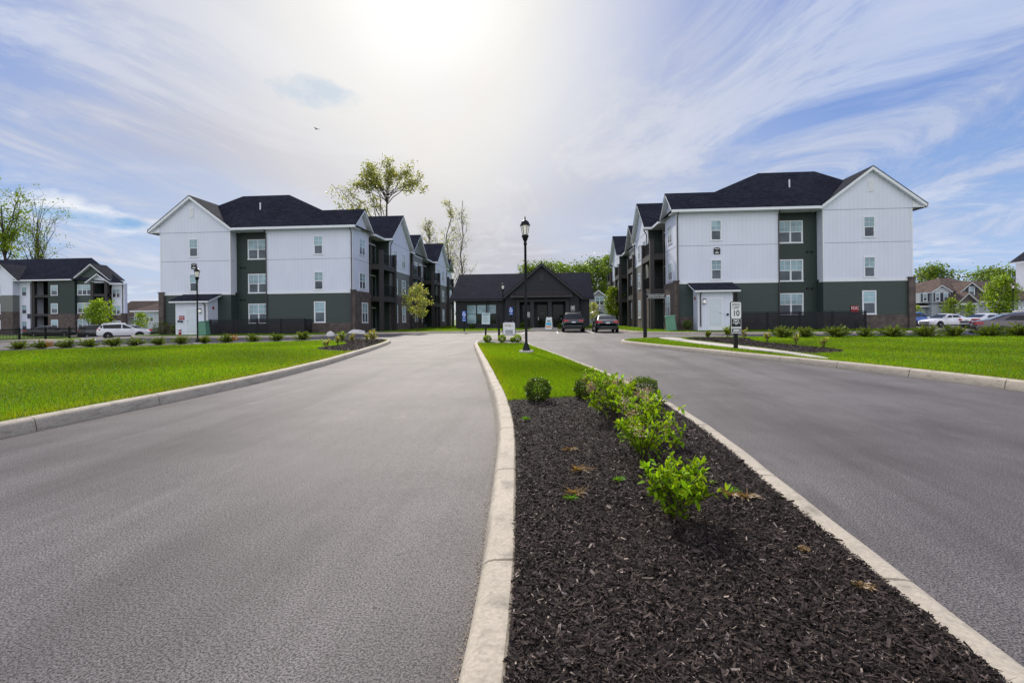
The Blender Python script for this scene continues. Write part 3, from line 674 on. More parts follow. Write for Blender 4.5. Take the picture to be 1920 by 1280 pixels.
def apartment(label, Xc, Yc, zb, s, shed_lx, shed_door, fence_span, number):
    """three-storey block; lx runs outward from the street corner, ly away from the viewer; s=-1 mirrors"""
    root = empty('apartment_building', (Xc, Yc, zb)); tag(root, label, 'apartment building', 'three-storey white and green apartment blocks')
    W, G, GD, SG, B = MB(), MB(), MB(), MB(), MB()
    def bx(mb, x0, x1, y0, y1, z0, z1, mat): mb.box(s * x0, s * x1, y0, y1, z0, z1, mat)
    def pt(x, y, z): return (s * x, y, z)
    zl = -.3
    TR = MB()
    # --- front: main white block, green recess, gabled wing
    bx(W, 0, 7.62, 0, 3.77, 3.46, 8.86, 'white'); bx(G, .14, 7.62, 0.004, 3.77, .72, 3.24, 'green'); bx(B, .14, 7.62, -.02, 3.76, zl, .72, 'brick')
    bx(B, -.20, .14, -.16, 3.78, zl, 3.43, 'brick'); bx(B, -.24, .18, -.20, .20, 3.43, 3.52, 'brick')
    bx(GD, 7.62, 10.80, .85, 9, zl, 8.80, 'greendark')
    bx(W, 10.80, 17.2, 0, 40, 3.46, 8.66, 'white'); bx(G, 10.80, 16.82, 0.004, 40, .72, 3.24, 'green'); bx(B, 10.80, 16.82, -.02, 40, zl, .72, 'brick')
    bx(B, 16.82, 17.28, -.16, 40, zl, 3.44, 'brick'); bx(B, 16.78, 17.32, -.20, .3, 3.44, 3.53, 'brick')
    W.extrude([pt(10.80, .002, 8.66), pt(17.2, .002, 8.66), pt(17.2, .002, 9.31), pt(14.3, .002, 11.52), pt(10.80, .002, 8.85)], (0, 5, 0), 'white')
    for x0, x1 in ((0, 7.62), (10.80, 17.2)):
        bx(TR, x0 - .012, x1 + .012, -.03, .6, 3.25, 3.47, 'trim'); bx(TR, x0 - .004, x1 + .004, -.012, .5, 6.16, 6.19, 'shadow_line')  # the thin grey strip at mid height is painted shadow, no board
    bx(TR, 10.79, 17.21, -.014, .3, 8.64, 8.67, 'shadow_line')
    for x in (.0, 7.53, 10.80, 17.11): bx(TR, x - .008, x + .098, -.022, .12, 3.47, 8.62, 'trim')
    # --- street side
    bx(W, 0, 6, .3, 3.78, 3.6, 8.8, 'white') if False else None
    W.extrude([pt(.001, .02, 8.86), pt(.001, 3.76, 8.86), pt(.001, 1.9, 10.40)], (s * 3, 0, 0), 'white')
    bx(GD, .45, 6, 3.78, 39, zl, 8.8, 'greendark')
    bx(TR, -.012, .2, -.01, 3.79, 6.16, 6.19, 'shadow_line'); bx(TR, -.008, .1, 3.69, 3.80, 3.5, 8.7, 'trim')
    def block(y0, y1, lx, top, apex, white_from):
        bx(B, lx, 6, y0, y1, zl, 3.4, 'brick'); bx(SG, lx + .01, 6, y0 + .01, y1 - .01, 3.4, white_from, 'sage')
        m, mt = (W, 'white') if top == 'white' else (SG, 'sage')
        if white_from < 8.75: bx(m, lx - .01, 6, y0, y1, white_from, 8.75, mt)
        c = (y0 + y1) / 2
        bx(GD, lx + .04, .46, y0 - .03, y0 - .005, zl, 8.7, 'greendark')
        m.extrude([pt(lx - .008, y0 + .02, 8.75), pt(lx - .008, y1 - .02, 8.75), pt(lx - .008, c, apex - .25)], (s * 3, 0, 0), mt)
        bx(TR, lx - .03, lx + .2, y0 - .01, y1 + .01, white_from - .1, white_from + .06, 'trim')
        bx(TR, lx - .022, lx + .2, y0 + .02, y1 - .02, 8.64, 8.67, 'shadow_line') if top == 'white' else None
        for yy in (y0, y1): bx(TR, lx - .02, lx + .08, yy - .05 if yy == y1 else yy - .01, yy + .01 if yy == y1 else yy + .05, white_from, 8.6, 'trim')
    block(7.5, 14.7, -.75, 'white', 11.85, 6.0)
    block(18.1, 22.7, -.2, 'sage', 11.4, 8.75)
    block(26.6 + 1.0, 34.9, -.75, 'white', 11.85, 6.0)
    bx(B, 0, 6, 38.7, 42.4, zl, 3.5, 'brick'); bx(W, 0, 6, 38.7, 42.4, 3.5, 8.8, 'white')
    bx(GD, 3, 17.1, 39.5, 42.3, zl, 8.8, 'greendark')
    for mb, nm in ((W, 'white_wall'), (G, 'green_wall'), (GD, 'dark_green_wall'), (SG, 'sage_wall'), (B, 'brick_wall'), (TR, 'trim_board')): mb.build_each(nm, root)
    # --- roofs
    RF, FA = MB(), MB()
    e = 8.92
    def sl(pts): RF.slab([pt(*p) for p in pts], .06, 'shingle')
    top = 12.9
    sl([(-.4, -.4, e), (10.55, -.4, e), (14.05, 3.25, 11.70), (12.65, 4.85, top), (8.05, 4.85, top), (3.37, 1.9, 10.66)])
    sl([(-.4, 4.2, e), (-.4, -.38, e), (3.37, 1.9, 10.66), (8.05, 4.87, top), (8.05, 37.4, top), (-.4, 42.8, e)])
    sl([(8.05, 4.86, top), (12.65, 4.86, top), (12.65, 37.4, top), (8.05, 37.4, top)])
    sl([(12.65, 4.86, top), (14.05, 3.25, 11.70), (17.75, 3.25, 9.0), (17.75, 42.8, 9.0), (12.65, 37.4, top)])
    sl([(8.05, 37.4, top), (12.65, 37.4, top), (17.75, 42.8, e), (-.4, 42.8, e)])
    def gb(yc, hw, apex, lx, depth): gable(RF, FA, None, pt(lx, yc - hw, e + .01), pt(lx, yc, apex), pt(lx, yc + hw, e + .01), (s, 0, 0), depth)
    gb(1.9, 2.3, 10.70, -.4, 4.2); gb(11.1, 4.05, 11.95, -1.15, 7); gb(20.4, 3.4, 11.45, -.6, 6); gb(31.25, 4.05, 11.95, -1.15, 7); gb(40.5, 2.3, 10.70, -.4, 4.2)
    gable(RF, FA, None, pt(10.48, -.3, e + .01), pt(14.3, -.3, 11.83), pt(18.1, -.3, e + .01), (0, 1, 0), 6.3, ft=.25)
    RF.build('roof', root)
    # gutters, soffits
    GU = MB()
    bx(GU, -.4, 10.5, -.52, -.39, e - .22, e - .03, 'trim'); bx(GU, -.36, 10.6, -.39, .9, e - .24, e - .20, 'soffit')
    bx(GU, -.52, -.39, 4.2, 7.1, e - .22, e - .03, 'trim'); bx(GU, -.39, .5, 3.9, 7.6, e - .24, e - .20, 'soffit')
    bx(GU, -1.25, -.1, 6.95, 7.10, e - .2, e - .02, 'trim'); bx(GU, -1.2, .4, 7.1, 7.6, e - .235, e - .195, 'soffit')
    for a, b in ((14.7, 18.0), (23.8, 27.2), (35.2, 38.3)): bx(GU, -.52, -.39, a, b, e - .22, e - .03, 'trim'); bx(GU, -.39, .5, a, b, e - .24, e - .2, 'soffit')
    bx(GU, 17.21, 18.06, -.27, 6, e - .27, e - .20, 'soffit'); GU.extrude([pt(17.21, -.03, 8.70), pt(18.02, -.03, 8.70), pt(17.21, -.03, 9.25)], (0, .05, 0), 'trim'); bx(GU, 18.06, 18.17, -.3, 6, e - .26, e - .06, 'trim')
    FA.build_each('fascia', root); GU.build_each('gutter', root)
    # downspouts
    def spout(*pp):
        m = MB()
        for a, b in zip(pp[:-1], pp[1:]): m.tube(pt(*a), pt(*b), .045, mat='bronze', n=6)
        m.build('downspout', root)
    spout((.10, -.42, 8.72), (.08, -.10, 8.4), (.08, -.10, 3.62), (.08, -.26, 3.45), (.08, -.26, .0))
    spout((7.55, -.42, 8.72), (7.58, -.08, 8.4), (7.58, -.08, .0))
    spout((-.42, 4.3, 8.72), (-.14, 3.86, 8.35), (-.14, 3.86, 0)); spout((-1.2, 7.2, 8.7), (-.86, 7.58, 8.3), (-.86, 7.58, 6.2))
    spout((-.5, 15.2, 8.7), (-.84, 14.6, 8.3), (-.84, 14.6, 0)); spout((-.5, 24.2, 8.7), (-.3, 22.6, 8.3), (-.3, 22.6, 0)); spout((-.5, 35.5, 8.7), (-.84, 34.8, 8.3), (-.84, 34.8, 0))
    spout((18.0, -.3, 8.7), (17.32, .3, 8.5), (17.32, .3, 0))
    m = MB(); m.tube(pt(9.5, 2.4, 11.0), pt(9.5, 2.4, 11.65), .06, mat='trim'); m.build('vent_pipe', root)
    m = MB(); bx(m, 14.1, 14.5, -.03, .02, 9.95, 10.85, 'trim')
    for i in range(7): bx(m, 14.14, 14.46, -.045, -.03, 10.02 + i * .115, 10.08 + i * .115, 'soffit')
    m.build('gable_vent', root)
    # --- windows
    for z, h in ((6.50, 1.62), (3.50, 1.60)): window(root, s * 2.98, 0, z, .86, h); window(root, s * 14.13, 0, z, .86, h)
    if shed_lx < 8: window(root, s * 14.08, 0, .74, 1.0, 1.82)
    else: window(root, s * 2.91, 0, .74, 1.0, 1.82)
    for z, h in ((6.30, 1.77), (3.35, 1.72), (.70, 1.77)): window(root, s * 8.82, .85, z, 1.86, h, 0, 'pair')
    rs = R(90) * -s
    for z, h in ((6.62, 1.5), (3.62, 1.48), (.66, 1.82)): window(root, -s * (.001 if z > 3.5 else .2), 2.15, z, 1.45, h, rs, 'pair')
    for y0 in (7.5, 27.6):
        for z, h in ((6.45, 1.55), (3.55, 1.6), (.62, 1.8)):
            window(root, -s * .76, y0 + 1.85, z, 1.3, h, rs, 'pair'); window(root, -s * .76, y0 + 4.75, z, 1.3, h, rs, 'pair')
    for z, h in ((6.35, 1.6), (3.55, 1.6), (.62, 1.8)): window(root, -s * .21, 19.4, z, 1.3, h, rs, 'pair'); window(root, -s * .21, 21.6, z, 1.3, h, rs, 'pair')
    # --- balconies
    def balcony(y0, y1, lx):
        m = MB(); o = -lx
        for z0, z1 in ((2.64, 3.12), (5.60, 6.08)): bx(m, o, .5, y0, y1, z0, z1, 'balc')
        for yy in (y0, y1 - .34): bx(m, o - .02, o + .32, yy - .02, yy + .34, zl, 7.28, 'balc'); bx(m, o - .05, o + .35, yy - .05, yy + .37, 7.28, 7.36, 'balc')
        bx(m, .05, .40, y0 + .0, y0 + .2, zl, 5.6, 'balc')
        b = m.build('balcony', root)
        for z in (3.12, 6.08):
            r = MB()
            for zz in (z + .1, z + 1.05): bx(r, o + .10, o + .16, y0 + .3, y1 - .3, zz, zz + .05, 'black'); bx(r, o + .3, .4, y0 + .10, y0 + .16, zz, zz + .05, 'black')
            n = int((y1 - y0 - .6) / .13)
            for i in range(n): yy = y0 + .36 + i * .13; bx(r, o + .12, o + .14, yy, yy + .02, z + .12, z + 1.06, 'black')
            for i in range(int((-o) / .13)): xx = o + .4 + i * .13; bx(r, xx, xx + .02, y0 + .12, y0 + .14, z + .12, z + 1.06, 'black')
            r.build('railing', b)
        d = MB()
        for z in (.05, 3.14, 6.10):
            bx(d, .36, .47, y0 + .75, y0 + 2.75, z, z + 2.1, 'trim')
            for k in (0, 1): bx(d, .345, .36, y0 + .85 + k * .95, y0 + 1.72 + k * .95, z + .08, z + 2.0, 'gdark')
        d.build('patio_door', root)
        for z in (2.2, 5.0, 7.9):
            l = MB(); bx(l, -.1, .0, y1 - .66, y1 - .58, z, z + .22, 'lampglass'); 
    balcony(3.85, 8.1, 1.25); balcony(14.75, 18.8, 1.0); balcony(24.2, 28.3, 1.25); balcony(35.0, 38.9, 1.1)
    # --- meter closet with lean-to roof
    a, b = shed_lx; dp = 1.4
    S = MB(); bx(S, a, b, -dp, -.02, zl, 2.6, 'white')
    S.extrude([pt(a, -.02, 2.6), pt(a, -dp, 2.6), pt(a, -.02, 3.15)], (s * (b - a), 0, 0), 'white')
    for x in (a, b): bx(S, x - .05, x + .05, -dp - .02, -dp + .1, zl, 2.58, 'trim')
    so_ = S.build('meter_closet', root)
    r = MB(); r.slab([pt(a - .38, -dp - .42, 2.72), pt(b + .38, -dp - .42, 2.72), pt(b + .38, -.03, 3.32), pt(a - .38, -.03, 3.32)], .05, 'shingle'); r.build('closet_roof', so_)
    r = MB(); r.slab([pt(a - .36, -dp - .40, 2.665), pt(b + .36, -dp - .40, 2.665), pt(b + .36, -.03, 3.265), pt(a - .36, -.03, 3.265)], .13, 'trim'); r.build('closet_fascia', so_)
    d0, d1 = shed_door; m = MB(); y = -dp
    bx(m, d0 - .09, d1 + .09, y - .03, y + .02, zl, 2.14, 'trim'); bx(m, d0, d1, y - .05, y - .03, .06, 2.05, 'door')
    for z0, z1 in ((.2, .9), (1.05, 1.95)): bx(m, d0 + .12, d1 - .12, y - .06, y - .05, z0, z1, 'door')
    bx(m, d0 + .3, d0 + .58, y - .066, y - .06, 1.48, 1.55, 'soffit')
    d = m.build('door', so_); h = MB(); bx(h, d1 - .12, d1 - .05, y - .12, y - .05, .98, 1.06, 'chrome') if s > 0 else bx(h, d1 - .12, d1 - .05, y - .12, y - .05, .98, 1.06, 'chrome'); h.build('handle', d)
    m = MB(); lx_ = d0 - .35; bx(m, lx_ - .09, lx_ + .09, y - .2, y, 1.98, 2.05, 'black'); bx(m, lx_ - .07, lx_ + .07, y - .18, y - .03, 1.72, 1.98, 'lampglass'); bx(m, lx_ - .09, lx_ + .09, y - .2, y - .0, 1.68, 1.72, 'black'); m.build('wall_lamp', so_)
    m = MB()
    sx = a if True else b
    m.tube(pt(a + .12 if s > 0 else a + .12, y - .38, 2.55), pt(a + .14, y - .08, 2.3), .045, mat='bronze', n=6); m.tube(pt(a + .14, y - .08, 2.3), pt(a + .14, y - .08, 0), .045, mat='bronze', n=6); m.build('downspout', so_)
    m = MB(); bx(m, a - .07, a, -.72, -.58, 2.0, 2.22, 'red'); m.build('alarm_bell', so_)
    if s < 0:
        m = MB(); bx(m, b - .72, b - .24, y - .03, y, 1.12, 1.46, 'red'); p = m.build('fire_sign', so_)
        text('FDC', p, pt(b - .48, y - .034, 1.29), .24, 'signwhite', name='lettering')
        m = MB(); m.tube(pt(b - .52, y, .98), pt(b - .52, y - .16, .98), .075, mat='black'); m.tube(pt(b - .27, y, 1.0), pt(b - .27, y - .16, 1.0), .075, mat='black'); m.build('hose_connection', so_)
    else:
        m = MB(); m.tube(pt(d1 + .42, y, .88), pt(d1 + .42, y - .14, .88), .08, mat='black'); m.build('hose_connection', so_)
        m = MB(); bx(m, 12.75, 13.3, -.06, -.02, .95, 1.42, 'red'); p = m.build('fire_sign', root)
        text('FDC', p, pt(13.02, -.065, 1.24), .28, 'signwhite', name='lettering')
    # --- number plate
    nx = 3.03 if shed_lx < 8 else 14.1
    m = MB(); m.extrude([pt(nx - .24, -.01, 5.5), pt(nx + .24, -.01, 5.5), pt(nx + .24, -.01, 5.94), pt(nx + .12, -.01, 6.0), pt(nx - .12, -.01, 6.0), pt(nx - .24, -.01, 5.94)], (0, -.04, 0), 'signblack')
    bx(m, nx - .17, nx + .17, -.054, -.05, 5.88, 5.92, 'signwhite'); bx(m, nx - .14, nx + .12, -.054, -.05, 5.57, 5.65, 'signwhite')
    p = m.build('number_plate', root); text(number, p, pt(nx, -.055, 5.76), .2, 'signwhite')
    # dark vents in the recess
    for z in (2.75, 5.55):
        for k in (0, .32): m = MB(); bx(m, 9.98 + k, 10.16 + k, .80, .85, z, z + .14, 'black'); m.build('dryer_vent', root)
    # --- foundation shrubs are separate things
    return root
shed_key = lambda t: t
class Span(tuple):
    def __lt__(s, o): return s[0] < o if not isinstance(o, tuple) else tuple.__lt__(s, o)
apartment('white and green three-storey block with a red FDC sign on its white meter closet', -16.7, 42.0, .28, -1, Span((11.98, 14.70)), (12.90, 13.78), None, '1')
apartment('white and green three-storey block behind the speed limit sign', 9.6, 40.3, .48, 1, Span((1.22, 3.78)), (1.98, 2.88), None, '1')

def slat_fence(label, X0, X1, Y0, Y1, z, ends=True):
    root = empty('slat_fence', ((X0 + X1) / 2, Y0, z)); tag(root, label, 'fence', 'black slat fences round the meter yards')
    cx = (X0 + X1) / 2; m = MB(); n = 8
    for i in range(n):
        z0 = .06 + i * .148
        m.box(X0 - cx, X1 - cx, 0, .03, z0, z0 + .112, 'fence')
        for x in (X0, X1): m.box(x - cx - .015, x - cx + .015, .03, Y1 - Y0, z0, z0 + .112, 'fence')
    m.box(X0 - cx, X1 - cx, -.01, .09, 1.245, 1.29, 'fence'); m.build('slat_panel', root)
    k = int((X1 - X0) / 1.85)
    for i in range(k + 1):
        x = X0 - cx + (X1 - X0) * i / k; p = MB(); p.box(x - .06, x + .06, .03, .15, -.3, 1.25, 'fence'); p.build('post', root)
slat_fence('long black horizontal slat fence with its end boards open against the white closet', -28.45, -20.25, 40.55, 41.9, .13)
slat_fence('long black horizontal slat fence running from the closet to the red FDC sign', 13.45, 22.55, 38.75, 40.2, .22)

# ------------------------------------------------------------------ leasing office
def leasing():
    X0, X1, Y0, Y1 = -11.0, 4.2, 58.0, 70.0
    root = empty('leasing_office', (-3.4, 58, 0)); tag(root, 'low charcoal leasing office with a big front gable and shingled roof', 'office building')
    ox, oy = -3.4, 58
    W, T, RF, FA = MB(), MB(), MB(), MB()
    def bx(m, x0, x1, y0, y1, z0, z1, mt): m.box(x0 - ox, x1 - ox, y0 - oy, y1 - oy, z0, z1, mt)
    def P(x, y, z): return (x - ox, y - oy, z)
    bx(W, X0, -5.2, Y0, Y1, 0, 3.4, 'char'); bx(W, 3.0, X1, Y0, Y1, 0, 3.4, 'char')
    bx(W, -5.2, -4.05, 57.2, Y1, 0, 3.5, 'char'); bx(W, 1.95, 3.0, 57.2, Y1, 0, 3.5, 'char'); bx(W, -4.05, 1.95, 57.2, Y1, 3.06, 3.5, 'char')
    bx(W, -4.05, 1.95, 59.2, 60, 0, 3.06, 'char')
    W.extrude([P(-5.2, 57.2, 3.5), P(3.0, 57.2, 3.5), P(-1.1, 57.2, 7.0)], (0, 6, 0), 'char')
    for x in (X0, X1): W.extrude([P(x, 58, 3.4), P(x, 70, 3.4), P(x, 64, 6.5)], (.1 if x < 0 else -.1, 0, 0), 'char')
    W.build_each('wall', root)
    gable(RF, FA, None, P(-11.6, 57.55, 3.50), P(-11.6, 64, 6.85), P(-11.6, 70.45, 3.5), (1, 0, 0), 16.3, mat='officeshingle', tmat='chartrim')
    gable(RF, FA, None, P(-5.62, 56.7, 3.52), P(-1.1, 56.7, 7.38), P(3.42, 56.7, 3.52), (0, 1, 0), 7.0, ft=.30, mat='officeshingle', tmat='chartrim')
    RF.build('roof', root); FA.build_each('fascia', root)
    bx(T, -5.3, 3.1, 57.12, 57.25, 4.0, 4.2, 'chartrim'); bx(T, -3.95, 1.9, 57.05, 57.25, 3.06, 3.34, 'chartrim')
    bx(T, -1.32, -.88, 57.14, 57.2, 5.3, 6.2, 'chartrim'); T.build_each('trim_board', root)
    m = MB(); m.slab([P(-4.55, 56.1, 3.62), P(2.25, 56.1, 3.62), P(2.25, 57.15, 4.06), P(-4.55, 57.15, 4.06)], .10, 'bronze')
    for i in range(17): x = -4.5 + i * .42; m.slab([P(x, 56.1, 3.66), P(x + .03, 56.1, 3.66), P(x + .03, 57.14, 4.10), P(x, 57.14, 4.10)], .04, 'bronze')
    m.build('canopy', root)
    for x in (-4.0, -2.4, -.42, 1.52): m = MB(); bx(m, x, x + .40, 57.0, 57.4, .0, 3.06, 'chartrim'); bx(m, x - .05, x + .45, 56.95, 57.45, 0, .3, 'chartrim'); m.build('column', root)
    def glazed(name, x0, x1, z0, z1, up='gdark', y=59.2):
        f = MB(); 
        for a, b, c, d in ((x0 - .09, x1 + .09, z1, z1 + .09), (x0 - .09, x1 + .09, z0 - .09, z0), (x0 - .09, x0, z0, z1), (x1, x1 + .09, z0, z1)): bx(f, a, b, y - .05, y, c, d, 'chartrim')
        o = f.build(name, root); g = MB(); g.poly([P(x0, y - .02, z0), P(x1, y - .02, z0), P(x1, y - .02, z1), P(x0, y - .02, z1)], up); g.build('pane', o); return o
    d = glazed('door', -1.68, -.58, .25, 2.75); m = MB(); bx(m, -1.6, -1.55, 59.06, 59.12, 1.0, 1.35, 'chrome'); bx(m, -1.35, -.95, 59.16, 59.172, 1.72, 1.86, 'signtext'); m.build('handle', d)
    for x0, x1 in ((-3.4, -2.6), (.15, 1.25)): glazed('entry_window', x0, x1, .35, 2.75)
    m = MB()
    for i in range(3):
        x0 = -9.68 + i * 1.145; f = MB()
        for a, b, c, dd in ((x0 - .06, x0 + 1.12, 2.80, 2.88), (x0 - .06, x0 + 1.12, .62, .71), (x0 - .06, x0 + .02, .71, 2.8), (x0 + 1.04, x0 + 1.12, .71, 2.8)): bx(f, a, b, 57.94, 58, c, dd, 'chartrim')
        bx(f, x0 + .02, x0 + 1.04, 57.96, 58, 1.77, 1.81, 'chartrim'); o = f.build('window', root); g = MB()
        g.poly([P(x0 + .02, 57.985, 1.81), P(x0 + 1.04, 57.985, 1.81), P(x0 + 1.04, 57.985, 2.8), P(x0 + .02, 57.985, 2.8)], 'greflect')  # bright reflected sky is painted into the colour of the upper panes
        g.poly([P(x0 + .02, 57.985, .71), P(x0 + 1.04, 57.985, .71), P(x0 + 1.04, 57.985, 1.77), P(x0 + .02, 57.985, 1.77)], 'gdark' if i else 'gup'); g.build('pane', o)
    m = MB(); m.tube(P(-7.2, 57.45, 3.4), P(-7.2, 57.45, .2), .045, mat='black', n=6); m.build('downspout', root)
    m = MB(); bx(m, -4.72, -4.56, 57.1, 57.2, 2.45, 2.65, 'red'); m.build('fire_alarm', root)
leasing()

# ------------------------------------------------------------------ other buildings
def simple_windows(root, lst, ox, oy, y, rz=0, trim='trim'):
    for x, z, w, h, st in lst: window(root, x - ox, y - oy, z, w, h, rz, st, trim)
def far_block():
    ox, oy, zb = -84, 80, -.45
    root = empty('apartment_building', (ox, oy, zb)); tag(root, 'distant stepped block in white, dark green and brown brick behind the iron fence', 'apartment building')
    W, G, SGm, B, T, RF, FA, BL = [MB() for _ in range(8)]
    def bx(m, x0, x1, y0, y1, z0, z1, mt): m.box(x0 - ox, x1 - ox, y0 - oy, y1 - oy, z0, z1, mt)
    def P(x, y, z): return (x - ox, y - oy, z)
    z = 9.2
    bx(W, -101, -90.6, 79.5, 84.5, 6.5, z, 'white'); bx(SGm, -101, -90.62, 79.51, 84.5, 3.75, 6.5, 'sage'); bx(B, -101, -90.58, 79.47, 84.5, -1, 3.75, 'brick')
    W.extrude([P(-95.4, 79.49, z), P(-89.7, 79.49, z), P(-92.55, 79.49, 11.5)], (0, 4, 0), 'white')
    bx(W, -90.6, -88.3, 80.6, 84.5, -1, z, 'white')
    bx(BL, -88.3, -84.7, 82.6, 84.5, -1, z, 'dark')
    for zz in (-.4, 2.9, 6.1, 8.9): bx(BL, -88.3, -84.7, 80.6, 82.6, zz, zz + .42, 'balc')
    for x in (-88.3, -85.2): bx(BL, x, x + .5, 80.55, 81.0, -1, z, 'balc')
    bx(G, -84.7, -79.9, 80.0, 84.5, 3.25, z, 'greendark'); bx(B, -84.72, -79.88, 79.97, 84.5, -1, 3.25, 'brick')
    bx(SGm, -79.9, -76.9, 80.4, 84.5, 3.25, z, 'green'); bx(B, -79.88, -76.9, 80.37, 84.5, -1, 3.25, 'brick')
    SGm.extrude([P(-79.9, 80.4, z), P(-74.2, 80.4, z), P(-77.0, 80.4, 11.2)], (0, 2.2, 0), 'green')
    bx(BL, -76.9, -73.9, 82.0, 82.3, -1, 8.4, 'dark')
    for zz in (2.9, 6.1): bx(BL, -76.9, -73.9, 79.9, 82, zz, zz + .42, 'balc')
    for x in (-76.9, -74.4): bx(BL, x, x + .5, 79.85, 80.3, -1, 8.5, 'balc')
    bx(W, -76.9, -73.9, 80.0, 80.4, 8.4, 8.9, 'white')
    W.extrude([P(-77.0, 79.95, 8.6), P(-73.7, 79.95, 8.6), P(-75.35, 79.95, 9.75)], (0, .3, 0), 'white')
    bx(W, -73.9, -71.6, 80.8, 81.3, 3.25, 8.3, 'white'); bx(B, -73.9, -71.58, 80.77, 81.3, -1, 3.25, 'brick')
    for m, n in ((W, 'white_wall'), (G, 'green_wall'), (SGm, 'sage_wall'), (B, 'brick_wall'), (BL, 'balcony')): m.build_each(n, root)
    gable(RF, FA, None, P(-95.9, 79, 9.0), P(-92.55, 79, 11.9), P(-89.2, 79, 9.0), (0, 1, 0), 6)
    gable(RF, FA, None, P(-80.4, 79.9, 9.0), P(-77.0, 79.9, 11.65), P(-73.6, 79.9, 9.0), (0, 1, 0), 3.2)
    gable(RF, FA, None, P(-77.5, 79.4, 8.5), P(-75.35, 79.4, 9.95), P(-73.2, 79.4, 8.5), (0, 1, 0), 2)
    RF.slab([P(-104, 79.5, 9.1), P(-80, 79.6, 9.1), P(-82.5, 86, 13.4), P(-104, 86, 13.4)], .06, 'shingle')
    RF.slab([P(-80.0, 79.7, 9.1), P(-71.0, 79.9, 8.3), P(-82.5, 86, 13.4)], .06, 'shingle')
    RF.build('roof', root)
    bx(FA, -90.5, -80, 79.4, 79.55, 8.85, 9.05, 'trim'); bx(FA, -73.7, -70.9, 80.0, 80.15, 8.05, 8.25, 'trim'); FA.build_each('fascia', root)
    for zz in (6.35, 3.3, .55):
        simple_windows(root, [(-94.6, zz, 3.6, 1.75, 'triple'), (-99, zz, 2.6, 1.75, 'pair')], ox, oy, 79.46)
        simple_windows(root, [(-89.7, zz, 1.0, 1.6, 'single')], ox, oy, 80.58)
        simple_windows(root, [(-83.5, zz - .0, 1.25, 1.75, 'single')], ox, oy, 79.94)
        simple_windows(root, [(-78.4, zz, 2.6, 1.8, 'triple')], ox, oy, 80.34)
    for zz in (5.85, 3.0, .4): simple_windows(root, [(-73.1, zz, 1.5, 1.6, 'pair')], ox, oy, 80.74)
    for x in (-88.35, -71.7): m = MB(); m.tube(P(x, 80.45, 8.6), P(x, 80.45, 0), .07, mat='bronze', n=6); m.build('downspout', root)
    m = MB(); bx(m, -89.1, -88.5, 80.5, 80.58, 2.55, 3.35, 'shutter'); m.build('number_plate', root)
far_block()

def plain_house(label, ox, oy, zb, w, dpt, eave, ridge, wallmat, roofmat, wins, hip=False, front_gable=False, garage=None, group=None):
    root = empty('house', (ox, oy, zb)); tag(root, label, 'house', group)
    W, RF, FA = MB(), MB(), MB()
    W.box(-w / 2, w / 2, 0, dpt, -1.5, eave, wallmat)
    if front_gable:
        W.extrude([(-w / 2, 0, eave), (w / 2, 0, eave), (0, 0, ridge - .2)], (0, dpt, 0), wallmat)
        gable(RF, FA, None, (-w / 2 - .35, -.35, eave - .1), (0, -.35, ridge), (w / 2 + .35, -.35, eave - .1), (0, 1, 0), dpt + .7, mat=roofmat)
    elif hip:
        e = eave; a = w / 2 + .4; h = min(dpt / 2, w / 2) * .95
        pts = [(-a, -.4, e), (a, -.4, e), (a, dpt + .4, e), (-a, dpt + .4, e)]; r0 = (-a + h, dpt / 2, ridge); r1 = (a - h, dpt / 2, ridge)
        for q in ([pts[0], pts[1], r1, r0], [pts[1], pts[2], r1], [pts[2], pts[3], r0, r1], [pts[3], pts[0], r0]): RF.slab(q, .05, roofmat)
        FA.box(-a, a, -.45, -.36, e - .22, e - .02, 'trim'); FA.box(a - .05, a + .04, -.4, dpt + .4, e - .22, e - .02, 'trim'); FA.box(-a - .04, -a + .05, -.36, dpt + .4, e - .221, e - .021, 'trim'); FA.box(-a + .05, a - .05, -.36, dpt, e - .20, e - .12, 'soffit')
    else:
        gable(RF, FA, None, (-w / 2 - .3, -.4, eave), (-w / 2 - .3, dpt / 2, ridge), (-w / 2 - .3, dpt + .4, eave), (1, 0, 0), w + .6, mat=roofmat)
        for x in (-w / 2, w / 2): W.extrude([(x, 0, eave), (x, dpt, eave), (x, dpt / 2, ridge - .2)], (.1 if x < 0 else -.1, 0, 0), wallmat)
    W.build_each('wall', root); RF.build('roof', root); FA.build_each('fascia', root)
    for x, z, ww, hh, st in wins: window(root, x, 0, z, ww, hh, 0, st)
    if garage:
        m = MB(); m.box(garage[0], garage[1], -.05, 0, -.6, 2.2, 'garage')
        for i in range(4): m.box(garage[0] + .05, garage[1] - .05, -.07, -.05, -.5 + i * .68, .1 + i * .68, 'garage')
        m.build('garage_door', root)
    return root
plain_house('white-walled house with a plain brown gabled roof between the apartment blocks', -76.5, 88, -.5, 9.5, 11, 2.9, 5.9, 'garage', 'brownshingle', [], garage=(-1.5, 3))
plain_house('pale grey house with a brown hipped roof beside the brick pier', -65.2, 80, -.3, 8.2, 12, 3.5, 5.9, 'palegrey', 'brownshingle', [(-1.4, 1.6, 1.5, 1.5, 'pair'), (1.9, 1.6, 1.5, 1.5, 'pair')], hip=True)
plain_house('small grey gabled house glimpsed past the charcoal leasing office', 8.1, 90, 0, 2.4 * 2, 9, 4.0, 6.1, 'midgrey', 'shingle', [(.2, 3.4, 1.6, 1.5, 'pair'), (.2, .8, 1.6, 1.5, 'pair')], front_gable=True)

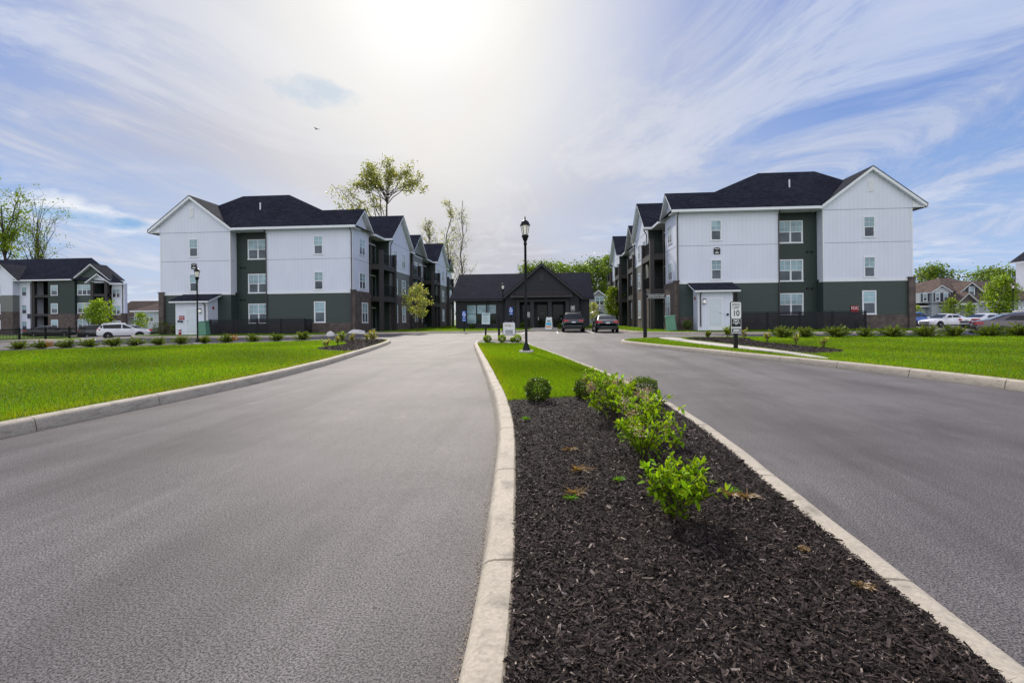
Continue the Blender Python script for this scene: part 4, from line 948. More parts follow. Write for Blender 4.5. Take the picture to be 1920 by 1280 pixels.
def shingle_house():
    ox, oy, zb = 57, 75, -.2
    root = empty('house', (ox, oy, zb)); tag(root, 'large house with brown shingled roofs, shuttered dormer and gabled porch behind the parked cars', 'house')
    W, S, T, RF, FA = [MB() for _ in range(5)]
    def bx(m, x0, x1, y0, y1, z0, z1, mt): m.box(x0 - ox, x1 - ox, y0 - oy, y1 - oy, z0, z1, mt)
    def P(x, y, z): return (x - ox, y - oy, z)
    bx(W, 52.6, 66, 75.5, 90, -1, 3.3, 'palegrey'); bx(W, 57.4, 60.4, 75.3, 76, -1, 3.2, 'garage')
    # hipped main volume with ridge, long right roof
    RF.slab([P(57.0, 75.0, 3.35), P(70, 75.0, 3.35), P(70, 82, 6.3), P(57.0, 82, 6.3)], .06, 'brownshingle')
    RF.slab([P(54.0, 75.6, 4.6), P(60, 75.6, 4.6), P(58.8, 80.5, 6.75), P(57.2, 80.5, 6.75)], .06, 'brownshingle')
    RF.slab([P(54.0, 75.6, 4.6), P(57.2, 80.5, 6.75), P(56, 85, 6.0), P(52.8, 84, 4.6)], .06, 'brownshingle')
    bx(W, 53.0, 57, 76.0, 84, 3.3, 4.7, 'palegrey')
    # shuttered two-window dormer
    bx(W, 52.5, 54.9, 75.2, 79, 3.0, 4.5, 'palegrey'); W.extrude([P(52.5, 75.2, 4.5), P(54.9, 75.2, 4.5), P(54.0, 75.2, 5.05), P(53.4, 75.2, 5.05)], (0, 3, 0), 'palegrey')
    gable(RF, FA, None, P(52.3, 75.0, 4.55), P(53.7, 75.0, 5.5), P(55.1, 75.0, 4.55), (0, 1, 0), 6, mat='brownshingle', ft=.14)
    bx(W, 51.2, 52.5, 75.7, 79, 3.0, 4.4, 'palegrey')
    for x in (53.2, 54.25):
        window(root, x - ox, 75.19 - oy, 3.2, .62, 1.15)
        for k in (-.42, .42): m = MB(); bx(m, x + k - .09, x + k + .09, 75.13, 75.2, 3.2, 4.35, 'shutter'); m.build('shutter', root)
    window(root, 51.9 - ox, 75.69 - oy, 3.2, .6, 1.1)
    for k in (-.42, .42): m = MB(); bx(m, 51.9 + k - .09, 51.9 + k + .09, 75.63, 75.7, 3.2, 4.3, 'shutter'); m.build('shutter', root)
    # shake gable with one window
    S.extrude([P(55.9, 75.05, 3.3), P(58.9, 75.05, 3.3), P(58.9, 75.05, 4.4), P(57.35, 75.05, 5.6), P(55.9, 75.05, 4.4)], (0, 2, 0), 'shake')
    gable(RF, FA, None, P(55.5, 74.7, 4.2), P(57.35, 74.7, 5.85), P(59.2, 74.7, 4.2), (0, 1, 0), 5, mat='brownshingle', ft=.14)
    window(root, 57.5 - ox, 75.04 - oy, 3.85, .78, 1.3)
    for k in (-.52, .52): m = MB(); bx(m, 57.5 + k - .1, 57.5 + k + .1, 74.98, 75.05, 3.9, 5.1, 'shutter'); m.build('shutter', root)
    RF.slab([P(55.6, 73.6, 3.1), P(60.5, 73.6, 3.1), P(60.5, 75.2, 4.1), P(55.6, 75.2, 4.1)], .06, 'brownshingle'); bx(FA, 55.6, 60.5, 73.5, 73.6, 2.9, 3.1, 'trim')
    # gabled porch
    S.extrude([P(53.9, 72.6, 2.9), P(56.3, 72.6, 2.9), P(55.1, 72.6, 4.0)], (0, 2, 0), 'shake')
    gable(RF, FA, None, P(53.5, 72.3, 2.75), P(55.1, 72.3, 4.3), P(56.7, 72.3, 2.75), (0, 1, 0), 4, mat='brownshingle', ft=.16)
    bx(FA, 53.7, 56.5, 72.5, 72.7, 2.6, 2.85, 'trim')
    for x in (53.9, 56.35): m = MB(); m.lathe([(.30, -.5), (.30, .0), (.26, .05), (.20, 2.6)], 'trim', 4, P(x, 72.7, 0), smooth=False); m.build('column', root)
    # lower left garage wing and farther roof
    bx(W, 48.2, 52.6, 76.5, 84, -1, 2.6, 'palegrey'); RF.slab([P(47.6, 75.9, 2.6), P(53.6, 75.9, 2.6), P(53.6, 78.6, 4.0), P(47.6, 78.6, 4.0)], .06, 'brownshingle'); bx(FA, 47.6, 53.6, 75.8, 75.9, 2.42, 2.6, 'trim')
    bx(S, 46.5, 51.2, 79, 86, -1, 3.9, 'shake'); RF.slab([P(44, 78.8, 3.6), P(52.6, 78.8, 3.6), P(52.6, 83.8, 5.4), P(44, 83.8, 5.4)], .06, 'brownshingle')
    W.build_each('wall', root); S.build_each('shake_wall', root); RF.build('roof', root); FA.build_each('fascia', root)
    for a, b, y in ((57.6, 60.2, 75.3), (61.5, 66, 75.5), (50.2, 52.2, 76.5)):
        m = MB(); bx(m, a, b, y - .05, y, -.8, 2.1, 'garage'); bx(m, a - .1, b + .1, y - .04, y - .02, 2.1, 2.25, 'trim'); m.build('garage_door', root)
shingle_house()

def edge_block():
    ox, oy, zb = 65.3, 76, -.2
    root = empty('apartment_building', (ox, oy, zb)); tag(root, 'apartment block corner in white and brown brick cut off by the picture edge', 'apartment building')
    m = MB(); m.box(1.2, 18, 0, 3, 3.6, 9.0, 'white'); m.build('white_wall', root)
    m = MB(); m.box(1.15, 18, -.1, 3, -1, 3.6, 'brick'); m.build('brick_wall', root)
    r, f = MB(), MB(); gable(r, f, None, (.1, -.6, 8.75), (6, -.6, 13.2), (12, -.6, 8.75), (0, 1, 0), 3.2); r.build('roof', root); f.build_each('fascia', root)
    m = MB(); m.tube((1.1, -.1, 8.6), (1.1, -.1, 0), .08, mat='bronze', n=6); m.build('downspout', root)
edge_block()

# ------------------------------------------------------------------ street lamps
def lamp_meshes():
    base = MB(); base.lathe([(.125, .0), (.125, .035), (.108, .05), (.104, .10), (.082, .14), (.066, .17), (.07, .19), (.048, .23), (.046, .27)], 'black', 20)
    pole = MB(); pole.lathe([(.042, .25), (.042, .9), (.041, 2.0), (.038, 3.32), (.055, 3.34), (.055, 3.38), (.042, 3.41), (.05, 3.46), (.075, 3.5), (.088, 3.56), (.112, 3.60), (.112, 3.63), (.075, 3.65)], 'black', 16)
    cage = MB()
    for i in range(6):
        t = i * math.pi / 3; cage.tube((.078 * math.cos(t), .078 * math.sin(t), 3.64), (.135 * math.cos(t), .135 * math.sin(t), 3.95), .0085, mat='black', n=5)
    cage.lathe([(.165, 3.945), (.165, 3.965), (.145, 3.985), (.125, 4.05), (.075, 4.10), (.03, 4.12)], 'black', 12)
    cage.lathe([(.082, 3.635), (.082, 3.655)], 'black', 12)
    fin = MB(); fin.lathe([(.030, 4.115), (.022, 4.14), (.030, 4.155), (.014, 4.175), (.02, 4.20), (.006, 4.245), (.0005, 4.27)], 'black', 10)
    gl = MB(); gl.lathe([(.066, 3.655), (.120, 3.945)], 'lampglass', 6, smooth=False)
    foot = MB(); foot.lathe([(.235, -.3), (.225, .075), (.215, .085), (.0, .085)], 'walk', 24)
    return [x.mesh(n) for x, n in ((base, 'base'), (pole, 'pole'), (cage, 'lantern'), (fin, 'finial'), (gl, 'glass'), (foot, 'footing'))]
_LM = lamp_meshes()
def lamp(label, x, y, z, sc_=1.0, foot=True):
    r = empty('street_lamp', (x, y, z)); tag(r, label, 'street lamp', 'black lantern street lamps'); r.scale = (sc_,) * 3
    zo = .085 if foot else 0
    for i, n in ((0, 'base'), (1, 'pole')): link(n, _LM[i], r, (0, 0, zo))
    l = link('lantern', _LM[2], r, (0, 0, zo)); link('finial', _LM[3], l); link('glass', _LM[4], l)
    if foot: link('footing', _LM[5], r)
lamp('tall black lantern lamp on a round concrete footing in the island grass', -.80, 15.8, .14, .975)
lamp('black lantern lamp standing in the shrub row before the gabled white wing', -16.95, 23.3, .15, .86)
lamp('thin black lantern lamp behind the hanging leasing sign', -4.25, 44.5, .15, 1.0, False)
lamp('far black lantern lamp beside the broad bright green tree', 50.2, 60, -.2, 1.13, False)
lamp('far black lantern lamp half hidden by the young tree at the iron fence', -66.8, 69, -.5, 1.08, False)
# ------------------------------------------------------------------ signs
def rrect(w, h, r, n=4):
    pts = []
    for cx, cz, a0 in ((w / 2 - r, h / 2 - r, 0), (-w / 2 + r, h / 2 - r, 90), (-w / 2 + r, -h / 2 + r, 180), (w / 2 - r, -h / 2 + r, 270)):
        for i in range(n + 1): t = R(a0 + 90 * i / n); pts.append((cx + r * math.cos(t), cz + r * math.sin(t)))
    return pts
def panel(mb, cx, cz, w, h, y0, y1, mat, r=.03):
    mb.extrude([(cx + a, y0, cz + b) for a, b in rrect(w, h, r)][::-1], (0, y1 - y0, 0), mat)
def post(root, x, y, z0, z1, half, mat='black', cap=True, name='post'):
    m = MB(); m.box(x - half, x + half, y - half, y + half, z0, z1, mat)
    if cap: m.box(x - half - .012, x + half + .012, y - half - .012, y + half + .012, z1, z1 + .03, mat)
    return m.build(name, root)
# speed limit
r = empty('speed_sign', (5.93, 17.06, .15)); tag(r, 'black post with a white SPEED LIMIT 10 plate above a black NO plate', 'road sign')
post(r, 0, .06, -.1, 1.80, .055)
m = MB(); panel(m, -.01, 1.255, .36, .56, -.03, 0, 'signblack', .05); b = m.build('backing', r)
m = MB(); panel(m, -.01, 1.255, .315, .51, -.036, -.031, 'signwhite', .04); p = m.build('speed_plate', r)
text('SPEED', p, (-.01, -.038, 1.425), .115, 'signblack', sx=.8); text('LIMIT', p, (-.01, -.038, 1.325), .115, 'signblack', sx=.8); text('10', p, (-.01, -.038, 1.145), .26, 'signblack', sx=.82, bold=.004)
m = MB(); panel(m, -.01, .755, .36, .54, -.03, 0, 'signblack', .05); b = m.build('backing', r)
m = MB(); panel(m, -.01, .755, .31, .49, -.036, -.031, 'signwhite', .035); p = m.build('notice_plate', r)
m = MB(); panel(m, -.01, .845, .285, .265, -.041, -.0365, 'signblack', .02); panel(m, -.01, .60, .27, .13, -.041, -.0365, 'signblack', .02); panel(m, -.01, .60, .20, .085, -.045, -.0415, 'plate', .012)
for w_, z_ in ((.22, .845), (.07, .80)): m.box(-.01 - w_ / 2, -.01 + w_ / 2, -.044, -.041, z_ - .012, z_ + .012, 'soffit')
m.build('notice_panel', p); text('NO', p, (-.01, -.043, .915), .11, 'signwhite', bold=.003)
# street name
r = empty('street_name_sign', (4.80, 27.0, .12)); tag(r, 'tall black square post with a narrow INTRICATE WAY street blade', 'street sign')
post(r, 0, 0, -.2, 2.45, .085)
m = MB(); m.extrude([(.09, -.02, 2.07), (1.02, -.02, 2.07), (1.10, -.02, 2.15), (1.02, -.02, 2.26), (.09, -.02, 2.26)], (0, .03, 0), 'signblack'); p = m.build('street_blade', r)
m = MB(); m.box(.09, 1.03, -.026, -.021, 2.255, 2.268, 'soffit'); m.box(.09, 1.03, -.026, -.021, 2.062, 2.075, 'soffit'); m.build('blade_border', p)
text('INTRICATE WAY', p, (.585, -.024, 2.165), .135, 'signwhite', sx=.80)
# pale notice on the island
r = empty('notice_sign', (-3.22, 24.6, .15)); tag(r, 'pale teal paper notice on a slightly leaning black stake', 'notice'); r.rotation_euler = (0, R(2.0), 0)
post(r, 0, 0, -.2, .95, .04, cap=False)
m = MB(); m.box(-.20, .20, -.055, -.04, .80, 1.34, 'signteal'); p = m.build('notice_board', r)
m = MB(); m.box(-.15, .15, -.059, -.0555, 1.24, 1.29, 'signtext')
for i in range(7): m.box(-.14, .10 + .04 * ((i * 7) % 3 - 1), -.058, -.0555, 1.17 - i * .045, 1.18 - i * .045, 'signtext')
m.build('print', p)
# hanging leasing sign
r = empty('hanging_sign', (-2.62, 25.2, .15)); tag(r, 'white LEASING CENTER board hanging from the arm of a black post', 'hanging sign')
post(r, 0, 0, -.2, 1.14, .05)
m = MB(); m.box(-.16, .82, -.025, .025, .95, 1.0, 'black'); m.lathe([(.02, .84), (.035, .86), (.02, .88)], 'black', 8, (.0, 0, .2)); m.build('arm', r)
m = MB(); o = [(-.30, .30), (-.22, .335), (.22, .335), (.30, .30), (.30, -.26), (.22, -.30), (-.22, -.30), (-.30, -.26)]
m.extrude([(.50 + a * 1.06, -.022, .545 + b * 1.05) for a, b in o], (0, .03, 0), 'navy'); b = m.build('sign_frame', r)
m = MB(); m.extrude([(.50 + a * .98, -.028, .545 + b * .97) for a, b in o], (0, .005, 0), 'signwhite'); p = m.build('sign_board', b)
for x in (.32, .68): h = MB(); h.tube((x, 0, .95), (x, 0, .89), .012, mat='chrome', n=6); h.build('hook', r)
text('Emby', p, (.43, -.032, .73), .16, 'gold', shear=.35, sx=.9); text('LEASING', p, (.50, -.032, .455), .115, 'navy', sx=.85, bold=.002); text('CENTER', p, (.50, -.032, .345), .115, 'navy', sx=.85, bold=.002)
m = MB(); m.box(.54, .72, -.031, -.029, .695, .705, 'signtext'); m.build('flourish', p)
# accessible parking signs
def wheelchair(p, cx, cz, s_, y):
    m = MB(); m.tube((cx - .01 * s_, y, cz + .20 * s_), (cx - .01 * s_, y - .006, cz + .20 * s_), .055 * s_, mat='signwhite', n=10)
    m.box(cx - .04 * s_, cx + .02 * s_, y - .005, y, cz - .02 * s_, cz + .14 * s_, 'signwhite'); m.box(cx - .04 * s_, cx + .14 * s_, y - .0055, y, cz - .04 * s_, cz + .015 * s_, 'signwhite'); m.box(cx + .10 * s_, cx + .15 * s_, y - .005, y, cz - .17 * s_, cz - .0 * s_, 'signwhite')
    n = 14
    for i in range(n):
        a0, a1 = R(110 + 250 * i / n), R(110 + 250 * (i + 1) / n); q = []
        for a, rr in ((a0, .17), (a1, .17), (a1, .125), (a0, .125)): q.append((cx + rr * s_ * math.cos(a) - .0 * s_, y - .004, cz - .06 * s_ + rr * s_ * math.sin(a)))
        m.poly(q, 'signwhite')
    m.build('wheelchair_symbol', p)
def hc_sign(label, x, y, z, top, plates):
    r = empty('parking_sign', (x, y, z)); tag(r, label, 'parking sign', 'blue accessible parking signs')
    post(r, 0, .04, -.3, top, .055)
    m = MB(); m.box(-.16, .16, -.03, -.018, top - .58, top - .12, 'signblue'); p = m.build('symbol_plate', r); wheelchair(p, 0, top - .33, .85, -.031)
    m = MB(); m.box(-.10, .10, -.034, -.0305, top - .555, top - .52, 'signwhite'); m.build('print', p)
    for i in range(plates):
        z0 = top - .78 - i * .20
        m = MB(); m.box(-.16, .16, -.03, -.018, z0, z0 + .15, 'signblue' if i else 'signblue'); q = m.build('info_plate', r)
        m = MB(); m.box(-.11, .11, -.034, -.0305, z0 + .045, z0 + .10, 'signteal'); m.build('print', q)
hc_sign('blue wheelchair parking sign with two small plates at the lawn edge', -7.60, 43.95, .15, 1.86, 2)
hc_sign('blue wheelchair parking sign behind the hanging leasing board', -3.70, 46.3, .15, 2.2, 1)
def small_sign(label, x, y, z, zc):
    r = empty('parking_sign', (x, y, z)); tag(r, label, 'parking sign', 'white reserved parking plates')
    post(r, 0, .03, -.2, zc + .2, .03)
    m = MB(); m.box(-.20, .20, -.02, 0, zc - .26, zc + .26, 'signblack'); b = m.build('backing', r)
    m = MB()
    for x0, x1, z0, z1 in ((-.18, .18, .22, .245), (-.18, .18, -.245, -.22), (-.18, -.155, -.22, .22), (.155, .18, -.22, .22)): m.box(x0, x1, -.024, -.021, zc + z0, zc + z1, 'signwhite')
    for i, w_ in enumerate((.11, .12, .10)): m.box(-w_, w_, -.024, -.021, zc + .10 - i * .11, zc + .16 - i * .11, 'signwhite')
    m.build('print', b)
small_sign('white bordered parking plate beside the tall lamp pole', -2.28, 48.7, .15, 1.42)
small_sign('white bordered parking plate above the dark hatchback roof', 2.0, 49.4, .15, 2.0)
small_sign('white bordered parking plate over the dark sedan roof', 4.55, 49.4, .15, 1.95)
# A-frame
r = empty('sandwich_board', (-.28, 49.6, .172)); tag(r, 'white folding sandwich board with cyan and orange print by the entrance', 'sandwich board'); r.rotation_euler = (0, 0, R(-12))
for sgn, nm in ((-1, 'board'), (1, 'board')):
    m = MB(); pts = [(-.33, sgn * .36, .0), (.33, sgn * .36, .0), (.27, sgn * .05, 1.12), (-.27, sgn * .05, 1.12)]; m.extrude(pts, (0, sgn * -.03, 0), 'signwhite'); b = m.build(nm, r)
    if sgn < 0:
        def row(z0, z1, mat, inset=.05):
            f = lambda z: -.36 + .31 * z / 1.12; h_ = lambda z: .33 - .06 * z / 1.12 - inset
            q = MB(); q.poly([(-h_(z0), f(z0) - .005, z0), (h_(z0), f(z0) - .005, z0), (h_(z1), f(z1) - .005, z1), (-h_(z1), f(z1) - .005, z1)], mat); q.build('print', b)
        row(.14, .30, 'orange', .04); row(.36, .62, 'cyan'); row(.68, .84, 'signtext', .12); row(.88, .98, 'signteal')
m = MB(); m.box(-.2, -.12, -.06, .06, 1.10, 1.16, 'signwhite'); m.box(.12, .2, -.06, .06, 1.10, 1.16, 'signwhite'); m.build('hinge', r)

# hydrant, transformers, rocks
r = empty('fire_hydrant', (-29.1, 38.0, .16)); r.scale = (.85, .85, .8); tag(r, 'red fire hydrant with a white bonnet and caps on the lawn', 'fire hydrant')
m = MB(); m.lathe([(.17, 0), (.17, .05), (.12, .07), (.115, .5), (.15, .52), (.15, .56), (.12, .58)], 'red', 16); m.build('barrel', r)
m = MB(); m.lathe([(.155, .565), (.15, .6), (.12, .70), (.05, .77), (.03, .82), (.0, .82)], 'pinkwhite', 16); m.build('bonnet', r)
for a in (0, 180, 270): m = MB(); c, s_ = math.cos(R(a)), math.sin(R(a)); m.tube((c * .09, s_ * .09, .38), (c * .21, s_ * .21, .38), .075, mat='pinkwhite', n=10); m.build('nozzle_cap', r)
def transformer(label, x, y, z, rot, lean=0):
    r = empty('transformer_box', (x, y, z)); tag(r, label, 'utility box', 'green utility boxes'); r.rotation_euler = (R(lean), R(-5), R(rot))
    m = MB(); m.faces([(-.34, -.3, 0), (.34, -.3, 0), (.34, .3, 0), (-.34, .3, 0), (-.31, -.22, 1.05), (.31, -.22, 1.05), (.31, .3, 1.05), (-.31, .3, 1.05)], [(0, 1, 5, 4), (1, 2, 6, 5), (2, 3, 7, 6), (3, 0, 4, 7)], 'boxgreen')
    for i in range(7): z0 = .1 + i * .13; m.box(-.30, .30, -.315 + .08 * z0, -.27 + .08 * z0, z0, z0 + .035, 'boxgreen')
    m.build('cabinet', r); m = MB(); m.faces([(-.36, -.27, 1.05), (.36, -.27, 1.05), (.36, .33, 1.05), (-.36, .33, 1.05), (-.33, -.22, 1.12), (.33, -.22, 1.12), (.33, .3, 1.12), (-.33, .3, 1.12)], [(3, 2, 1, 0), (4, 5, 6, 7), (0, 1, 5, 4), (1, 2, 6, 5), (2, 3, 7, 6), (3, 0, 4, 7)], 'boxgreen'); m.build('lid', r)
transformer('green utility box leaning beside the slat fence and closet door', -27.75, 38.9, .16, 4)
transformer('green utility box leaning by the brick corner past the street blade', 9.0, 39.6, .2, -4)
def rock(label, x, y, z, s_, seed):
    rg = np.random.default_rng(seed); bm = bmesh.new(); bmesh.ops.create_icosphere(bm, subdivisions=2, radius=1)
    f = rg.normal(size=(6, 3))
    for v in bm.verts:
        k = 1 + .18 * sum(math.sin(3 * v.co.dot(Vector(q))) for q in f) / 3; v.co = Vector((v.co.x * k * s_[0], v.co.y * k * s_[1], max(-.05, v.co.z * k * s_[2])))
    me = bpy.data.meshes.new('rock'); bm.to_mesh(me); bm.free(); me.materials.append(MT['stone']); o = link('rock', me, None, (x, y, z)); tag(o, label, 'rock', 'pale landscape rocks')
rock('small white rock at the kerb between the shrubs', -16.0, 35.9, .1, (.33, .25, .32), 1); rock('long pale rock lying in the dark bed by the brick corner', -15.8, 40.6, .15, (.75, .35, .34), 3)

# iron fence
fx = Vector((-50.0, 44.3, 0)); fdir = (Vector((-46.2, 49.2, 0)) - fx).normalized()
a0 = Vector((-51.4, 33.0, 0)); a1 = Vector((-50.2, 51.6, 0)); fdir = (a1 - a0); Lf = fdir.length; fdir.normalize()
r = empty('iron_fence', (a0.x, a0.y, -.38), math.atan2(fdir.y, fdir.x)); tag(r, 'black iron picket fence with square posts beside the dark parked cars', 'fence')
m = MB()
for z_ in (.12, 1.02): m.box(0, Lf, -.025, .025, z_, z_ + .06, 'black')
for i in range(int(Lf / .12)): m.box(i * .12 - .016, i * .12 + .016, -.016, .016, .02, 1.12, 'black')
m.build('picket_panel', r)
for i in range(int(Lf / 2.4) + 1): m = MB(); m.box(i * 2.4 - .05, i * 2.4 + .05, -.05, .05, -.3, 1.26, 'black'); m.build('post', r)

# umbrella behind the office
r = empty('patio_umbrella', (7.3, 84, 0)); tag(r, 'lime yellow patio umbrella beyond the leasing office', 'umbrella')
m = MB(); m.lathe([(1.35, 1.95), (.7, 2.25), (.02, 2.5)], 'umb', 8, smooth=False); m.build('canopy', r); m = MB(); m.tube((0, 0, 0), (0, 0, 2.5), .03, mat='black'); m.build('pole', r)
r = empty('trash_bin', (-9.4, 66.5, .1)); 
bpy.data.objects.remove(r)

# ------------------------------------------------------------------ cars
def wheel_mesh():
    t = MB(); t.lathe([(.20, -.10), (.31, -.105), (.335, -.07), (.335, .07), (.31, .105), (.20, .10)], 'tyre', 24, axis='y', caps=False)
    q = MB(); q.lathe([(.0, -.085), (.06, -.10), (.07, -.085), (.17, -.075), (.205, -.10), (.215, -.10), (.215, .10), (.0, .10)], 'rim', 20, axis='y')
    for i in range(5):
        a = i * 2 * math.pi / 5; u = Vector((math.cos(a + .31), 0, math.sin(a + .31))); w = Vector((-u.z, 0, u.x))
        q.poly([tuple(u * .09 + w * .02 + Vector((0, -.1005, 0))), tuple(u * .19 + w * .045 + Vector((0, -.1005, 0))), tuple(u * .19 - w * .045 + Vector((0, -.1005, 0))), tuple(u * .09 - w * .02 + Vector((0, -.1005, 0)))], 'tyre')
    return t.mesh('tyre'), q.mesh('rim')
_TY, _RM = wheel_mesh()
PROF = dict(
 sedan=dict(L=4.8, x=[-2.40, -2.32, -2.0, -1.55, -.9, 0, .95, 1.55, 2.1, 2.36, 2.42], w=[.66, .80, .87, .905, .915, .915, .915, .905, .86, .72, .55],
   zb=[.78, .98, 1.05, 1.05, 1.0, .96, .95, .88, .78, .66, .56], zl=[.42, .30, .24, .20, .20, .20, .20, .20, .22, .28, .36],
   cab=[(-1.80, 1.04), (-1.0, 1.38), (-.35, 1.45), (.15, 1.435), (1.12, .945)], wtop=.60, wheels=(-1.38, 1.42), hr=1.0),
 suv=dict(L=4.6, x=[-2.30, -2.26, -2.1, -1.55, -.9, 0, .85, 1.4, 1.95, 2.22, 2.30], w=[.74, .84, .88, .92, .93, .93, .93, .92, .88, .76, .60],
   zb=[.85, 1.06, 1.10, 1.08, 1.06, 1.04, 1.04, 1.00, .92, .80, .66], zl=[.46, .36, .30, .25, .24, .24, .24, .25, .27, .32, .40],
   cab=[(-2.22, 1.09), (-1.88, 1.58), (-.9, 1.685), (.05, 1.66), (1.02, 1.03)], wtop=.66, wheels=(-1.33, 1.36), hr=1.07))
def sect_loft(mb, X, secs, mat):
    n = len(secs[0]); pts = [(x, y, z) for x, s_ in zip(X, secs) for y, z in s_]; fs = []
    for j in range(len(X) - 1):
        for i in range(n - 1): fs.append((j * n + i, j * n + i + 1, (j + 1) * n + i + 1, (j + 1) * n + i))
    mb.faces(pts, fs, mat, True)
    mb.faces(pts, [tuple(range(n - 1, -1, -1)), tuple(range((len(X) - 1) * n, len(X) * n))], mat)
def car(label, kind, x, y, z, heading, paint, group=None, hybrid=None):
    p = PROF[kind]; r = empty('parked_car', (x, y, z), R(heading)); tag(r, label, 'car', group)
    hs = []
    for x_, w, zb, zl in zip(p['x'], p['w'], p['zb'], p['zl']):
        half = [(w * .78, zl), (w * .96, zl + .10), (w, zl + .30), (w * .995, zb - .22), (w * .965, zb - .07), (w * .90, zb - .005), (w * .5, zb + .015)]
        hs.append([(a, b) for a, b in half] + [(-a, b) for a, b in half[::-1]])
    b = MB(); sect_loft(b, p['x'], hs, paint)
    cab = p['cab']; cs = []; wt = p['wtop']; zt = max(c[1] for c in cab); zb0 = cab[0][1]
    for i, (cx, cz) in enumerate(cab):
        f = 0 if i in (0, len(cab) - 1) else 1
        wb = .84; base = cab[0][1] + (cab[-1][1] - cab[0][1]) * i / (len(cab) - 1) - .03
        if f: half = [(wb, base), (wt + .05, cz - .10), (wt, cz - .04), (wt * .7, cz + .012)]
        else: half = [(wb - .02, base), (wb - .05, cz), (wb - .12, cz + .002), (wb * .5, cz + .004)]
        cs.append([(a, q) for a, q in half] + [(-a, q) for a, q in half[::-1]])
    sect_loft(b, [c[0] for c in cab], cs, paint)
    body = b.build('body', r); body.data.set_sharp_from_angle(angle=R(38))
    # glass set just proud of the cabin
    def quad_glass(pts, name='window'):
        g = MB(); g.poly(pts, 'carglass'); g.build(name, r)
    c0, c1, c2, c3, c4 = cab
    def lerp(a, b_, t): return tuple(a[i] + (b_[i] - a[i]) * t for i in range(len(a)))
    for (lo, hi, dx) in ((c4, c3, .012), (c0, c1, -.012)):
        l = lerp(lo, hi, .08); h = lerp(lo, hi, .90); yb = .74; yt = wt - .03
        quad_glass([(l[0] + dx, -yb, l[1] + .012), (l[0] + dx, yb, l[1] + .012), (h[0] + dx, yt, h[1] + .012), (h[0] + dx, -yt, h[1] + .012)], 'windscreen' if dx > 0 else 'rear_window')
    zb_ = (c0[1] + c4[1]) / 2 + .05
    for sy in (-1, 1):
        def yy(z_): t = (z_ - (zb_ - .07)) / (zt - .10 - (zb_ - .07)); return sy * (.84 + (wt + .05 - .84) * min(1, t) + .012)
        top = zt - .13
        fr = [(c4[0] - .25, zb_), (c3[0] - .05, top - .02), (-.12, top), (-.12, zb_)]
        rr = [(-.22, zb_), (-.22, top), (c1[0] + .12, top - .04), (c0[0] + (.62 if kind == 'sedan' else .5), zb_ + .02)]
        for q in (fr, rr): quad_glass([(a, yy(c), c) for a, c in (q if sy < 0 else q[::-1])])
        if kind == 'suv': quad_glass([(a, yy(c), c) for a, c in [(c0[0] + .42, zb_ + .05), (c1[0] + .06, top - .06), (c1[0] - .05, top - .14), (c0[0] + .2, zb_ + .12)]])
        h = MB(); ex = p['L'] / 2
        h.faces([(ex - .50, sy * .80, .66 * p['hr']), (ex - .12, sy * .66, .60 * p['hr']), (ex - .14, sy * .64, .72 * p['hr']), (ex - .55, sy * .82, .80 * p['hr']), (ex - .04, sy * .45, .62 * p['hr']), (ex - .08, sy * .45, .71 * p['hr'])], [(0, 1, 2, 3), (1, 4, 5, 2)], 'headlight')
        for v in range(len(h.v)): h.v[v] = (h.v[v][0] + .045, h.v[v][1] * 1.07, h.v[v][2])
        h.build('headlight', r)
        t = MB(); z0 = (.80 if kind == 'sedan' else .92)
        t.faces([(-ex + .34, sy * .885, z0 + .02), (-ex + .02, sy * .76, z0), (-ex + .03, sy * .75, z0 + .16), (-ex + .36, sy * .87, z0 + .16), (-ex - .025, sy * .40, z0 + .03), (-ex + .0, sy * .42, z0 + .14)], [(0, 1, 2, 3), (1, 4, 5, 2)], 'redlight')
        for v in range(len(t.v)): t.v[v] = (t.v[v][0] - .02, t.v[v][1] * 1.03, t.v[v][2])
        t.build('taillight', r)
        m = MB(); m.box(c4[0] - .36, c4[0] - .18, sy * .90, sy * 1.06, zb_ - .02, zb_ + .12, paint); m.build('mirror', r)
        for wx in p['wheels']:
            a = MB(); a.lathe([(.395, -.012), (.395, .012)], 'plastic', 22, (0, 0, 0), axis='y'); 
            k = .335 if kind == 'sedan' else .355; s_ = k / .335
            ar = a.build('wheel_arch', r, (wx, sy * (max(p['w']) + .002), k)); ar.scale = (s_, 1, s_)
            w = link('wheel', _TY, r, (wx, sy * (max(p['w']) - .075), k), 0 if sy < 0 else math.pi); w.scale = (s_, 1, s_); link('rim', _RM, w)
        hd = MB()
        for dx in (.62, -.55): hd.box(dx - .1, dx + .08, sy * .915, sy * .945, zb_ - .18, zb_ - .15, paint)
        hd.build('door_handle', r)
        sk = MB(); sk.box(p['wheels'][0] + .45, p['wheels'][1] - .45, sy * .80, sy * (max(p['w']) + .004), p['zl'][5] - .02, p['zl'][5] + .12, 'plastic'); sk.build('sill', r)
    m = MB(); m.box(-p['L'] / 2 - .04, -p['L'] / 2 - .02, -.16, .16, .80 if kind == 'suv' else .74, .92 if kind == 'suv' else .86, 'plate'); m.build('licence_plate', r)
    m = MB(); m.box(-p['L'] / 2 - .035, -p['L'] / 2 + .15, -.70, .70, .28, .44, 'plastic'); m.box(p['L'] / 2 - .2, p['L'] / 2 - .02, -.55, .55, .25, .40, 'plastic'); m.build('bumper', r)
    m = MB(); m.box(p['L'] / 2 - .16, p['L'] / 2 + .0, -.40, .40, .45, .60 * p['hr'], 'plastic'); m.build('grille', r)
